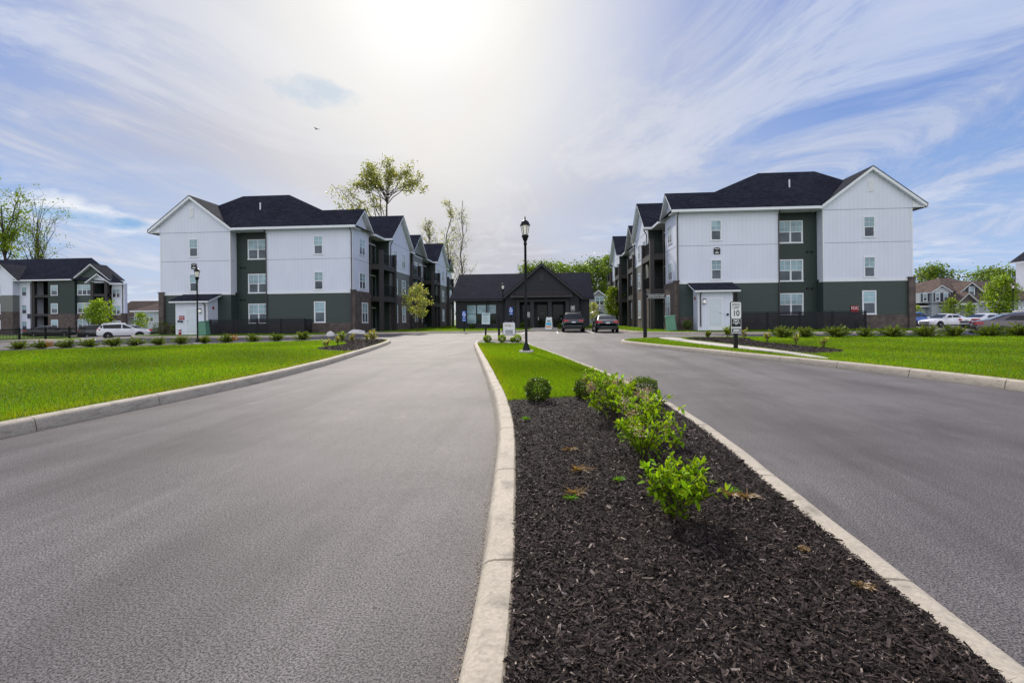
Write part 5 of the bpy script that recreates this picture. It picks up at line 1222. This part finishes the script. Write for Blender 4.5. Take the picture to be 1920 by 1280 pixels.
    if kind == 'suv':
        for sy in (-1, 1):
            m = MB(); m.tube((-1.75, sy * .60, 1.68), (-.2, sy * .60, 1.74), .025, mat='silver' if False else 'chrome', n=6); m.build('roof_rail', r)
    return r
car('dark blue sport utility parked with its red tail lights towards us', 'suv', 1.82, 45.75, 0, 90, 'pdark')
car('dark sedan with bright roof and red tail lights parked by the grass', 'sedan', 4.42, 43.6, 0, 90, 'pdark')
car('white sport utility seen side-on behind the shrub row', 'suv', -46.1, 51.9, -.5, 39, 'pwhite')
car('black sedan parked behind the nose of the white sport utility', 'sedan', -44.0, 56.5, -.5, 38, 'pblack')
car('white wagon mostly hidden behind the brick pier', 'suv', -44.2, 60.8, -.5, 38, 'psilver')
car('black sedan with red tail lights behind the iron fence', 'sedan', -61.5, 58.3, -.5, 40, 'pblack')
car('black hatchback beside the red-lit sedan behind the iron fence', 'suv', -57.8, 61.5, -.75, 40, 'pblack')
car('silver car partly behind the young tree near the iron fence', 'sedan', -53.6, 61.8, -.5, 40, 'psilver')
car('white sedan showing its rear lights beyond the shrub row', 'sedan', 40.9, 51.4, -.2, 12, 'pwhite')
car('white sedan nose-out behind the other white sedan', 'sedan', 41.3, 57.5, -.2, 192, 'pwhite')
car('blue hatchback showing past the brick corner', 'suv', 44.6, 66.5, -.2, 15, 'pblue')
car('grey-brown sedan close behind the shrubs at the picture edge', 'sedan', 26.2, 30.3, -.2, -28, 'pgrey')
car('distant white car behind the white sedan bonnet', 'sedan', 54.0, 65.5, -.2, 190, 'pwhite')
car('dark car roof behind the grey-brown sedan', 'suv', 39.8, 45.0, -.2, 10, 'psilver')
# ------------------------------------------------------------------ trees
def tube_path(mb, pts, r0, r1, mat, n=6):
    k = len(pts) - 1
    for i in range(k):
        a = r0 + (r1 - r0) * i / k; b = r0 + (r1 - r0) * (i + 1) / k
        mb.tube(pts[i], pts[i + 1], a, b, mat, n, caps=False)
def curve_to(p0, p1, rng, n=5, sag=.12, up=.15):
    p0 = Vector(p0); p1 = Vector(p1); L = (p1 - p0).length; out = []
    o = Vector(rng.normal(0, sag * L * .5, 3)); o.z += up * L * .3
    for i in range(n + 1):
        t = i / n; w = 4 * t * (1 - t) * .5
        out.append(p0.lerp(p1, t) + o * w + Vector(rng.normal(0, .02 * L, 3)) * (1 if 0 < i < n else 0))
    return out
def tree(label, x, y, z, trunk, limbs, leaf, mat, bark, n_leaf, seed, tw=4, cl=.5, r0=.15, twl=.9, cat='tree', group=None, var=(.5, 1.35), along=.45, name='tree', hue=.1, minr=0.0):
    """trunk: points; limbs: (start on trunk 0..1, tip xyz). twigs leave each limb's outer part and carry leaf clusters"""
    rng = np.random.default_rng(seed); root = empty(name, (x, y, z)); tag(root, label, cat, group)
    T = MB(); trunk = [Vector(p) for p in trunk]
    tube_path(T, trunk, r0, r0 * .25, bark, 8)
    def on(t): f = t * (len(trunk) - 1); i = min(len(trunk) - 2, int(f)); return trunk[i].lerp(trunk[i + 1], f - i)
    tips = []
    for t, tip in limbs:
        a = on(t); path = curve_to(a, tip, rng); L = (Vector(tip) - a).length; rr = r0 * (1 - .72 * t) * min(.62, .25 + L * .05)
        tube_path(T, path, rr, rr * .25, bark, 6); tips.append((path[-1], 1.0))
        for k in range(tw):
            f = along + (1 - along) * rng.uniform(); i = min(len(path) - 2, int(f * (len(path) - 1))); b = path[i].lerp(path[i + 1], f * (len(path) - 1) - i)
            d = (path[-1] - path[0]).normalized() * .6 + Vector(rng.normal(0, .75, 3)); d.z += .25; d.normalize()
            e = b + d * L * twl * rng.uniform(.18, .42); tube_path(T, [b, b.lerp(e, .5) + Vector(rng.normal(0, .03 * L, 3)), e], max(minr, rr * .32), max(minr * .6, rr * .1), bark, 4)
            tips.append((e, .8)); tips.append((b.lerp(e, .55), .55))
    T.build('trunk', root)
    P = np.array([tuple(p) for p, w in tips]); wts = np.array([w for p, w in tips]); wts /= wts.sum()
    idx = rng.choice(len(P), n_leaf, p=wts); C = P[idx] + rng.normal(0, 1, (n_leaf, 3)) * np.array([cl, cl, cl * .75])
    V, F, col = leaf_quads(C, leaf, rng, .62, var=var, hue=hue)
    # clumps brighter on top, darker below
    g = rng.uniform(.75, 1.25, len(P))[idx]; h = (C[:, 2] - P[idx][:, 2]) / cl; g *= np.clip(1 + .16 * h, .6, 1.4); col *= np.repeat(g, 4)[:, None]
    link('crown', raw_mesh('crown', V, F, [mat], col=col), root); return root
def auto_limbs(rng, n, z0, z1, rad, prof=lambda t: math.sin(math.pi * (.15 + .8 * t)) , h=1.0, up=.25):
    out = []
    for i in range(n):
        t = (i + rng.uniform(0, 1)) / n; zz = z0 + (z1 - z0) * t; a = i * 2.4 + rng.uniform(-.5, .5); r = rad * prof(t) * rng.uniform(.65, 1.1)
        out.append((min(.98, max(.05, (zz - up * r) / h)), (math.cos(a) * r, math.sin(a) * r, zz + up * r)))
    return out
def round_tree(label, x, y, z, h, z0, rad, n_limb, n_leaf, leaf, mat, bark, seed, r0=.15, cl=.5, tw=4, prof=None, **kw):
    rng = np.random.default_rng(seed + 100); tr = [(rng.normal(0, .012 * h) * i, rng.normal(0, .012 * h) * i, h * .93 * i / 5) for i in range(6)]
    return tree(label, x, y, z, tr, auto_limbs(rng, n_limb, z0, h * .95, rad, prof or (lambda t: math.sin(math.pi * (.18 + .78 * t))), h), leaf, mat, bark, n_leaf, seed, tw=tw, cl=cl, r0=r0, **kw)

# umbrella-crowned tree above the roof (two tall stems and a long low limb)
rng = np.random.default_rng(5)
limbs = []
for i in range(26):
    a = rng.uniform(0, 2 * math.pi); rr = 6.6 * math.sqrt(rng.uniform(.05, 1)); 
    limbs.append((rng.uniform(.74, .90), (.4 + math.cos(a) * rr, math.sin(a) * rr * .8, 31.5 - rr * rr * .085 + rng.uniform(-2.2, .5))))
limbs += [(.46, (-9.4, 0, 26.6)), (.46, (-8.2, 1, 24.6)), (.48, (-8.6, -1, 22.8)), (.46, (-5.8, .5, 22.4)), (.5, (-7.0, .5, 25.6)), (.55, (-2.4, 1, 24.6)), (.45, (-2.8, 0, 28.5)), (.45, (-3.4, .6, 27.5)), (.47, (-4.6, 0, 28.5))]
tree('tall umbrella-crowned tree rising above the gabled apartment roofs', -31.2, 95, 0, [(0, 0, 0), (.1, 0, 8), (-.2, 0, 15), (.1, 0, 20), (.2, 0, 24), (.3, 0, 28)], limbs, .38, 'leaf', 'bark', 5600, 21, tw=5, cl=.50, r0=.34, twl=.55, along=.5, var=(.45, 1.3))
def bare_tree(label, x, y, h, z0, rad, nl, seed, leaf=.26, lower=0):
    rng = np.random.default_rng(seed); tr = [(rng.normal(0, .05) * i, 0, h * i / 7) for i in range(8)]; limbs = []
    for i in range(24):
        t = rng.uniform(0, 1) ** .9; zz = z0 + (h - z0) * t; r_ = rad * (1 - .72 * t) * rng.uniform(.5, 1); a = rng.uniform(0, 6.28)
        limbs.append((max(.1, (zz - 1.6 * r_ * .8) / h), (math.cos(a) * r_, math.sin(a) * r_, min(h * 1.03, zz + .5 * r_))))
    return tree(label, x, y, 0, tr, limbs, leaf, 'leaf', 'barkpale', nl, seed, tw=6, cl=.42, r0=.20, twl=.9, var=(.5, 1.5), along=.2, hue=.2, minr=.032)
bare_tree('thin bare tree tip with a few low leaves behind the roof', -23.1, 95, 19.8, 14.0, 2.6, 500, 31)
bare_tree('tall bare-topped tree wrapped in green leaves behind the far gables', -19.2, 95, 23.6, 9.0, 2.8, 1300, 32, .30)
bare_tree('tall airy tree with fine brown twigs and sparse leaves', -16.7, 95, 23.4, 9.0, 3.4, 1500, 33, .17)
# trees behind the far block
rng = np.random.default_rng(8)
tree('large leafy tree cut by the picture edge behind the far block', -110, 95, 0, [(0, 0, 0), (.3, 0, 8), (.2, 0, 14), (-.3, 0, 20), (-.6, 0, 25)], [(rng.uniform(.45, .85), (math.cos(a) * rr * 1.0, math.sin(a) * rr, 15 + (i % 9) * 1.6)) for i, a, rr in [(i, rng.uniform(0, 6.28), rng.uniform(1.5, 4.4)) for i in range(22)]], .46, 'leafbright', 'bark', 2600, 41, tw=4, cl=.55, r0=.36, var=(.4, 1.0))
rng = np.random.default_rng(9)
tree('slim many-stemmed tree with airy foliage behind the far block', -103.0, 95, 0, [(0, 0, 0), (.2, 0, 6), (.0, 0, 11), (.2, 0, 15), (.4, 0, 22)], [(rng.uniform(.40, .75), (math.cos(a) * rr, math.sin(a) * rr * .6, 15.2 + (i % 11) * 1.15)) for i, a, rr in [(i, rng.uniform(0, 6.28), rng.uniform(1.0, 4.4)) for i in range(24)]], .34, 'leafbright', 'bark', 1500, 42, tw=5, cl=.42, r0=.25, var=(.4, 1.0), along=.3)
# young planted trees
kw = dict(name='young_tree', group='young planted trees')
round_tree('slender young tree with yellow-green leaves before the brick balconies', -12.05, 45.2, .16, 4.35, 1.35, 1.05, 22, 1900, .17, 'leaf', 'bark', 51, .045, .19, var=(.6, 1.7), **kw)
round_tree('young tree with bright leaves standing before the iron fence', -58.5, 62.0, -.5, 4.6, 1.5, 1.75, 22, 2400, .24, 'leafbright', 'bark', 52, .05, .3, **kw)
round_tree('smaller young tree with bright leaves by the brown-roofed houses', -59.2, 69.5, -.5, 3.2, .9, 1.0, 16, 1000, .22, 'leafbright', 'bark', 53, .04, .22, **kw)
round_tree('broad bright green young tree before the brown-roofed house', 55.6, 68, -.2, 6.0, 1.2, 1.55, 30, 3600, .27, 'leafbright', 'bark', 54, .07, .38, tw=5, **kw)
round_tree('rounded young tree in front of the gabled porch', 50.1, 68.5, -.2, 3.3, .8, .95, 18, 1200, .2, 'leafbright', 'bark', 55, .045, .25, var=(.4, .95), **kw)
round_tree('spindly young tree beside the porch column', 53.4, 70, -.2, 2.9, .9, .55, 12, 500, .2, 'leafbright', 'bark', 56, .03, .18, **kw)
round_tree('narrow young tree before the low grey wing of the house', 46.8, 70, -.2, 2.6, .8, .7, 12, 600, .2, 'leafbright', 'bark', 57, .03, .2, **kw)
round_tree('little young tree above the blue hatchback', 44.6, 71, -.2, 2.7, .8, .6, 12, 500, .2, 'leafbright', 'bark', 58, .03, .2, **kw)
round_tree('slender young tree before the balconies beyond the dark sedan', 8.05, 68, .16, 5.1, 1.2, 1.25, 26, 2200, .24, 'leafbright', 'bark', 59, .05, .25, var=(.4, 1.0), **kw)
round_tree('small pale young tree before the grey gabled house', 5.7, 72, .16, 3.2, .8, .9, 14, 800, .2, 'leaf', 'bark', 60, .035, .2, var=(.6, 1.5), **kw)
# woods behind the office
wood = [(-5.0, 118, 14.2), (-1.0, 112, 14.0), (2.8, 120, 14.2), (6.4, 114, 13.4), (10.2, 118, 15.0), (13.4, 112, 15.2), (16.5, 121, 15.6), (-14.0, 116, 8.0), (20, 116, 14.5)]
desc = ['tree top rising behind the lamp side of the office gable', 'tree top just past the peak of the office gable', 'tree top above the right slope of the office roof', 'tree top over the end of the office roof', 'broad wood-edge tree behind the small grey house', 'tall dense tree between the grey house and the balconies', 'dense tree half behind the white gabled block', 'low tree seen past the far end of the office roof', 'deep wood-edge tree behind the second block']
for i, ((x_, y_, h_), d_) in enumerate(zip(wood, desc)):
    round_tree(d_, x_, y_, -.5, h_, h_ * .22, 3.9, 34, 6000, .46, 'leafwood', 'bark', 70 + i, .22, .75, tw=4, group='trees at the wood edge behind the office', prof=lambda t: math.sin(math.pi * (.28 + .6 * t)))
round_tree('bushy tree rising behind the brown hipped roof', 66.5, 95, -.5, 10.4, 4, 3.0, 30, 3400, .42, 'leafwood', 'bark', 81, .2, .7, var=(.5, 1.3))
round_tree('spreading tree above the long brown roof near the white corner', 78.8, 98, -.5, 9.6, 5, 4.2, 26, 3400, .42, 'leafwood', 'bark', 82, .2, .7, var=(.5, 1.3))
bare_tree('thin bare tree behind the brown roof beside the brick pier', 64.5, 95, 8.8, 4.0, 2.2, 320, 83, .2)
bare_tree('pale twiggy sapling behind the brown roof ridge', 68.6, 99, 7.0, 3.5, 2.0, 300, 84, .2)

# ------------------------------------------------------------------ shrubs
def juniper_mesh(seed, tip=None):
    rng = np.random.default_rng(seed); Cs, As, Ls = [], [], []; St = MB()
    for i in range(58):
        a = rng.uniform(0, 6.28); el = rng.uniform(.12, 1.25); L = rng.uniform(.38, .66) * (1.05 - .25 * el / 1.25)
        d = Vector((math.cos(a) * math.cos(el), math.sin(a) * math.cos(el), math.sin(el) * .95))
        p0 = Vector((0, 0, .03)); p1 = p0 + d * L * .6; p2 = p1 + (d + Vector((0, 0, .18))).normalized() * L * .4
        St.tube(p0, p1, .008, .004, 'bark', 3, False)
        for k in range(30):
            t = rng.uniform(.22, 1.0); q = p0.lerp(p1, t / .6) if t < .6 else p1.lerp(p2, (t - .6) / .4)
            dd = (d + Vector(rng.normal(0, .42, 3))).normalized(); Cs.append(tuple(q + Vector(rng.normal(0, .022, 3)))); As.append(tuple(dd))
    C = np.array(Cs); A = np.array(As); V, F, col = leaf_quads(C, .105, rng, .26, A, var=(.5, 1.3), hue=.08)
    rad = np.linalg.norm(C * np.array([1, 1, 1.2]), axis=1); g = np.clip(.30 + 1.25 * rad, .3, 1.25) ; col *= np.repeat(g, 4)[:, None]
    if tip: 
        k = (C[:, 0] * tip[0] + C[:, 2] * tip[1] > .30); kk = np.repeat(k, 4); col[kk] *= np.array([2.2, .72, .7])
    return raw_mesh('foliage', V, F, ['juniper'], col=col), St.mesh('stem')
JM = [juniper_mesh(s_) for s_ in (1, 2, 3, 4)] + [juniper_mesh(5, (.8, .5))]
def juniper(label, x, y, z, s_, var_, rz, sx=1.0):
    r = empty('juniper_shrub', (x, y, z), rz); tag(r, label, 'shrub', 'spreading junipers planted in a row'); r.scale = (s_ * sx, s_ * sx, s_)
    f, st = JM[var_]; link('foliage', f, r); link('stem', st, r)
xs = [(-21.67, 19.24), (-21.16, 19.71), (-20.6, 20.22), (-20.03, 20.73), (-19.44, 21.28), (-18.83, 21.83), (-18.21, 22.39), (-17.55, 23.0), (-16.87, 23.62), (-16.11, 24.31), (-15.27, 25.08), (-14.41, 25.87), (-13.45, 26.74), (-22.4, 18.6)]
wordsL = ['leafy juniper second from the picture edge in the left row', 'juniper third from the picture edge, with rust-brown side tips', 'juniper in front of the dark car behind the iron fence', 'juniper straight below the rear of the white sport utility', 'juniper below the front door of the white sport utility', 'juniper below the bonnet of the white sport utility', 'juniper before the black sedan and the brick pier', 'juniper before the red hydrant beside the lantern lamp', 'juniper before the green box and white closet door', 'juniper with rusty orange tips before the slat fence', 'juniper below the paired windows of the green recess', 'juniper before the last posts of the slat fence', 'tallest juniper, last in the row before the dark rounded bed', 'juniper cut in half by the picture edge']
for i, ((x_, y_), d_) in enumerate(zip(xs, wordsL)):
    juniper(d_, x_, y_, .155, 1.08 * [.72, .70, .74, .76, .80, .76, .72, .80, .74, .84, .78, .80, .96, .72][i], 4 if i in (1, 9) else i % 4, i * 1.3 if i not in (1, 9) else .2)
xr = [(11.0, 25.4, 1.0, 1.25), (12.05, 25.5, .95, 1.0), (13.5, 25.5, 1.0, 1.25), (14.75, 25.4, .85, .82), (16.0, 25.5, 1.0, 1.2), (17.4, 25.4, 1.0, 1.2), (18.75, 25.5, .98, 1.1), (20.3, 25.4, 1.0, 1.2), (21.75, 25.5, 1.1, 1.35), (23.3, 25.5, 1.0, 1.1)]
wordsR = ['broad juniper nearest the speed sign in its row', 'loose upright juniper before the black slat fence', 'wide juniper below the paired ground-floor window', 'narrow small juniper at the end of the slat fence', 'round dense juniper before the low brick wall', 'juniper before the brick corner of the gabled wing', 'juniper before the white sedan rear bumper', 'juniper before the rear wheel of the grey-brown sedan', 'largest juniper before the door of the grey-brown sedan', 'juniper at the picture edge past the grey-brown sedan']
for i, ((x_, y_, s_, sx_), d_) in enumerate(zip(xr, wordsR)): juniper(d_, x_, y_, .148 + H(x_, y_), 1.18 * s_, (i * 3 + 1) % 4, i * 2.1, .5 + .42 * sx_)

def boxwood_mesh(seed, n, r_, leaf, mat='box'):
    rng = np.random.default_rng(seed); d = rand_dirs(n, rng); k = rng.uniform(.55, 1.06, n) ** .5; lump = 1 + .10 * np.sin(d[:, 0] * 5 + seed) * np.sin(d[:, 1] * 6) + .06 * np.sin(d[:, 2] * 9 + seed)
    C = d * (r_ * k * lump)[:, None]; C[:, 2] = C[:, 2] * .92 + r_ * .92; A = d * .8 + rng.normal(0, .6, (n, 3)); A /= np.linalg.norm(A, axis=1, keepdims=True)
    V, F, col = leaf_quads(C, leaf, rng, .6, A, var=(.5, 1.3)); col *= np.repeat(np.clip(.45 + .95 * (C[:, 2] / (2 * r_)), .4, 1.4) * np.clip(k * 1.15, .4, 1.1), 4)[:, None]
    return raw_mesh('foliage', V, F, [mat], col=col)
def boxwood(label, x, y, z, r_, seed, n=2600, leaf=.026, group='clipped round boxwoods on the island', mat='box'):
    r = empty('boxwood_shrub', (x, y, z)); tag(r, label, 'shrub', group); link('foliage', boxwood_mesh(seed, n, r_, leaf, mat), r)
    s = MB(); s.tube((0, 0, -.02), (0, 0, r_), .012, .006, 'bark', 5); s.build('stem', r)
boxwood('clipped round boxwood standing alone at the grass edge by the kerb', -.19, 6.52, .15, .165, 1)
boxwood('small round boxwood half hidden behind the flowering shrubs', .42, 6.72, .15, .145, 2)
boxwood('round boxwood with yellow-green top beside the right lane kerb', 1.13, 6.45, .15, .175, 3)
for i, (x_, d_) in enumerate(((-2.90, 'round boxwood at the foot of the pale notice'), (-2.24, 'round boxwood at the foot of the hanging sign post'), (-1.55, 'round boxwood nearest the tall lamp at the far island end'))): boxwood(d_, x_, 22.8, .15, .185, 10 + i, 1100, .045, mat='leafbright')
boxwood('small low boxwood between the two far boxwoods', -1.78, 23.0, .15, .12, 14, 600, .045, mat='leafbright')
# foundation shrubs
for i, (x_, y_, z_, r_, d_) in enumerate(((-32.0, 41.3, .2, .42, 'dark round shrub against the green siding beside the meter closet'), (-33.5, 41.5, .2, .6, 'dark upright shrub in the corner by the brick pier'), (9.95 + .2, 39.4, .3, .35, 'small green shrub at the brick base beside the white closet'), (-9.0, 57.2, .1, .3, 'small shrub under the office windows'), (-5.5, 56.8, .1, .3, 'little shrub beside the office downspout'), (-3.2, 56.5, .1, .36, 'low shrub left of the office entrance'), (.9, 56.3, .1, .3, 'low shrub behind the sandwich board'))):
    boxwood(d_, x_, y_, z_, r_, 20 + i, 900, .08, 'foundation shrubs')
def leafy_shrub(label, x, y, z, h, w, n_stem, n_leaf, leaf, seed, flowers=0, mat='lilac', group=None, sparse=.25, cat='shrub', fold=True, name='leafy_shrub', lean=(0, 0)):
    rng = np.random.default_rng(seed); r = empty(name, (x, y, z)); tag(r, label, cat, group); S = MB(); pts = []; dirs = []
    for i in range(n_stem):
        a = i * 6.28 / n_stem + rng.uniform(-.4, .4); rr = w * rng.uniform(.35, 1.0); hh = h * rng.uniform(.62, 1.0) * (1.06 - .35 * (rr / w) ** 2)
        tip = Vector((math.cos(a) * rr + lean[0] * hh, math.sin(a) * rr + lean[1] * hh, hh)); path = curve_to((rng.normal(0, .02), rng.normal(0, .02), 0), tip, rng, 5, .10, .3); tube_path(S, path, .0055 + .004 * h, .002, 'bark', 5)
        for k in range(3):
            f = rng.uniform(.35, .85); j = int(f * 5); b = path[min(j, 4)].lerp(path[min(j, 4) + 1], f * 5 - j); d = Vector(rng.normal(0, 1, 3)); d.z = abs(d.z) + .4; d.normalize(); e = b + d * h * rng.uniform(.15, .32)
            tube_path(S, [b, e], .004, .0015, 'bark', 4)
            for t in np.linspace(.2, 1, 7): pts.append(b.lerp(e, t)); dirs.append(d)
        for f in np.linspace(sparse, 1, 12): j = min(4, int(f * 5)); pts.append(path[j].lerp(path[j + 1], min(1, f * 5 - j))); dirs.append((path[j + 1] - path[j]).normalized())
    S.build('stem', r)
    P = np.array([tuple(p) for p in pts]); D = np.array([tuple(d) for d in dirs]); idx = rng.choice(len(P), n_leaf); side = rand_dirs(n_leaf, rng, .55)
    A = D[idx] * .55 + side; A /= np.linalg.norm(A, axis=1, keepdims=True); L = leaf * rng.uniform(.6, 1.25, n_leaf); C = P[idx]
    B = np.cross(A, np.array([0, 0, 1.0]) + rng.normal(0, .35, (n_leaf, 3))); B /= np.linalg.norm(B, axis=1, keepdims=True); Nn = np.cross(B, A)
    Lc = L[:, None]; wd = .24
    droop = -.10
    V = np.stack([C, C + A * Lc * .35 + B * Lc * wd + Nn * Lc * .09, C + A * Lc * .72 + B * Lc * wd * .72 + Nn * Lc * (.05 + droop * .5), C + A * Lc * 1.05 + Nn * Lc * droop, C + A * Lc * .72 - B * Lc * wd * .72 + Nn * Lc * (.05 + droop * .5), C + A * Lc * .35 - B * Lc * wd + Nn * Lc * .09, C + A * Lc * .5], 1)
    o = np.arange(n_leaf)[:, None, None] * 7; F = (np.array([[0, 1, 6, 5], [1, 2, 3, 6], [5, 6, 3, 4]])[None] + o).reshape(-1, 4)
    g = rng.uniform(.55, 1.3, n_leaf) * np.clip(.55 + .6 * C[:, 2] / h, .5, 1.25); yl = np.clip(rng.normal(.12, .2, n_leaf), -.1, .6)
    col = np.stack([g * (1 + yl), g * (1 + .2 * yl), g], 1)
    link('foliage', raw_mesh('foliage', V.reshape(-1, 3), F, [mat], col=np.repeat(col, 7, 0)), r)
    if flowers:
        top = P[P[:, 2] > h * .55]
        for i in range(flowers):
            c = top[rng.integers(len(top))] + rng.normal(0, .015, 3) + np.array([0, 0, .02]); n = 90; C2 = c + rng.normal(0, 1, (n, 3)) * np.array([.024, .024, .026])
            V, F, cl_ = leaf_quads(C2, .014, rng, .6, var=(.4, 1.5), hue=.1); link('flower_cluster', raw_mesh('flower_cluster', V, F, ['petal'], col=cl_), r)
    return r
g_ = 'bright leafy flowering shrubs in the island bed'
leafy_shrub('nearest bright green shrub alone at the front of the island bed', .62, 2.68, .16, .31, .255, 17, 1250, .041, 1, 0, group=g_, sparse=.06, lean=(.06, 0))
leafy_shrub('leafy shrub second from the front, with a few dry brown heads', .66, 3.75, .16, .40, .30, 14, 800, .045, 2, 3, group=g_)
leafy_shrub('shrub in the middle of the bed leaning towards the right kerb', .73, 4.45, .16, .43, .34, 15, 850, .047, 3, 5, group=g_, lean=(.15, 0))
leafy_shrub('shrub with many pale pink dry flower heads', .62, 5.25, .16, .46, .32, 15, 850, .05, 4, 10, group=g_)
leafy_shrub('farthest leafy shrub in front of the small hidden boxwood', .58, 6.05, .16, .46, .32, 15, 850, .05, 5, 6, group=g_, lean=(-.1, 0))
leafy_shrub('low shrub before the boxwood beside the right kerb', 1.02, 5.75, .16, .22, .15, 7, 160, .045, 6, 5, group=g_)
g2 = 'small leafy plants in the rounded beds'
for i, (x_, y_, h_, n_, d_) in enumerate(((-8.45, 18.6, .75, 90, 'spindly plant in the grass before the white rock'), (-9.0, 20.9, .7, 100, 'thin plant at the grass edge of the rounded bed'), (-10.3, 24.4, 1.0, 420, 'dense upright green plant behind the thin seedlings'), (-9.3, 23.2, .75, 130, 'thin yellow-green plant in the middle of the rounded bed'), (-8.75, 23.6, .7, 110, 'short yellow-green plant beside the tallest seedling'), (-8.15, 22.6, 1.15, 260, 'tallest yellow-green seedling above the dark rounded bed'))):
    h_ *= .55; leafy_shrub(d_, x_, y_, .16, h_, h_ * .38, 7, n_, .09, 30 + i, 0, 'leafbright' if i == 2 else 'leaf', g2, sparse=.35)
for i, (x_, y_, h_, n_, m_, d_) in enumerate(((7.35, 24.9, .62, 300, 'juniper', 'small dark tufted plant at the far end of the walk bed'), (8.15, 24.6, 1.05, 420, 'leafbright', 'bushy bright plant behind the speed sign'), (8.55, 23.6, .9, 110, 'leaf', 'thin sapling just past the speed sign'), (8.45, 20.9, .75, 110, 'leaf', 'sparse seedling before the broad juniper'), (8.85, 19.4, .55, 80, 'leaf', 'sparse low seedling in the lawn edge'), (8.75, 17.3, .65, 70, 'leaf', 'leggy bare seedling at the tail of the walk bed'))):
    h_ *= .62; leafy_shrub(d_, x_, y_, .155, h_, h_ * .36, 7, n_, .09, 40 + i, 0, m_, g2, sparse=.35)
# withered tufts and sprouts in the island mulch
def tuft(label, x, y, s_, seed, mat='straw', flat=.5):
    rng = np.random.default_rng(seed); n = 46; th = rng.uniform(0, 6.28, n); el = rng.uniform(.05, 1.2, n) * (1 - flat * .6); L = s_ * rng.uniform(.5, 1.1, n); w = .0035
    d = np.stack([np.cos(th) * np.cos(el), np.sin(th) * np.cos(el), np.sin(el)], 1); sdx = np.stack([-np.sin(th), np.cos(th), 0 * th], 1); C = rng.normal(0, .012, (n, 3)); C[:, 2] = .004
    V = np.stack([C - sdx * w, C + sdx * w, C + d * L[:, None] * .6 + sdx * w * .8, C + d * L[:, None] + np.array([0, 0, -.3]) * L[:, None] * .5], 1); V[:, :, 2] = np.maximum(V[:, :, 2], .003)
    g = rng.uniform(.5, 1.4, n)[:, None] * np.ones(3); o = link('dry_tuft', raw_mesh('dry_tuft', V.reshape(-1, 3), np.arange(n * 4).reshape(n, 4), [mat], col=np.repeat(g, 4, 0)), None, (x, y, .172)); tag(o, label, 'weed', 'withered tufts and sprouts in the mulch')
for i, (x_, y_, s_, m_, d_) in enumerate(((.13, 4.02, .07, 'straw', 'dry brown tuft farthest back in the island mulch'), (.18, 3.48, .085, 'straw', 'yellow tuft standing upright in the mulch'), (.13, 3.02, .08, 'straw', 'rusty curled tuft nearest the left kerb'), (.10, 2.93, .045, 'blade', 'tiny green sprout beside the rusty curled tuft'), (.41, 3.27, .045, 'blade', 'tiny green sprout between the tufts and the front shrub'), (1.02, 3.03, .075, 'straw', 'pale straw tuft beside the front shrub'), (1.09, 3.0, .085, 'straw', 'flat straw tuft close to the right kerb'), (1.04, 3.08, .05, 'blade', 'green sprout growing out of the pale straw'), (1.09, 2.34, .03, 'straw', 'small tan scrap on the mulch'), (1.17, 2.04, .04, 'straw', 'thin yellow sprout low in the mulch'), (-.28, 5.2, .06, 'blade', 'small weed beside the island kerb'))): tuft(d_, x_, y_, s_, 60 + i, m_, .2 if m_ == 'blade' else .75)
round_tree('green tree glimpsed between the last balconies and the office roof', -17.0, 104, 0, 7.5, .8, 2.6, 22, 2600, .4, 'leafwood', 'bark', 90, .15, .6)
# bird
bd = MB(); bd.lathe([(.002, -.26), (.05, -.12), (.065, 0), (.045, .14), (.002, .22)], 'black', 8, axis='y'); b = empty('bird', (-28.2, 60, 24.4), R(70)); tag(b, 'tiny dark bird gliding high in the sky', 'bird')
bd.build('body', b); 
for s_ in (-1, 1): w_ = MB(); w_.faces([(s_ * .04, .08, .02), (s_ * .04, -.08, .02), (s_ * .30, -.07, .10), (s_ * .55, -.14, .04), (s_ * .32, .07, .10)], [(0, 1, 2, 4), (2, 3, 4)], 'black'); w_.build('wing', b)
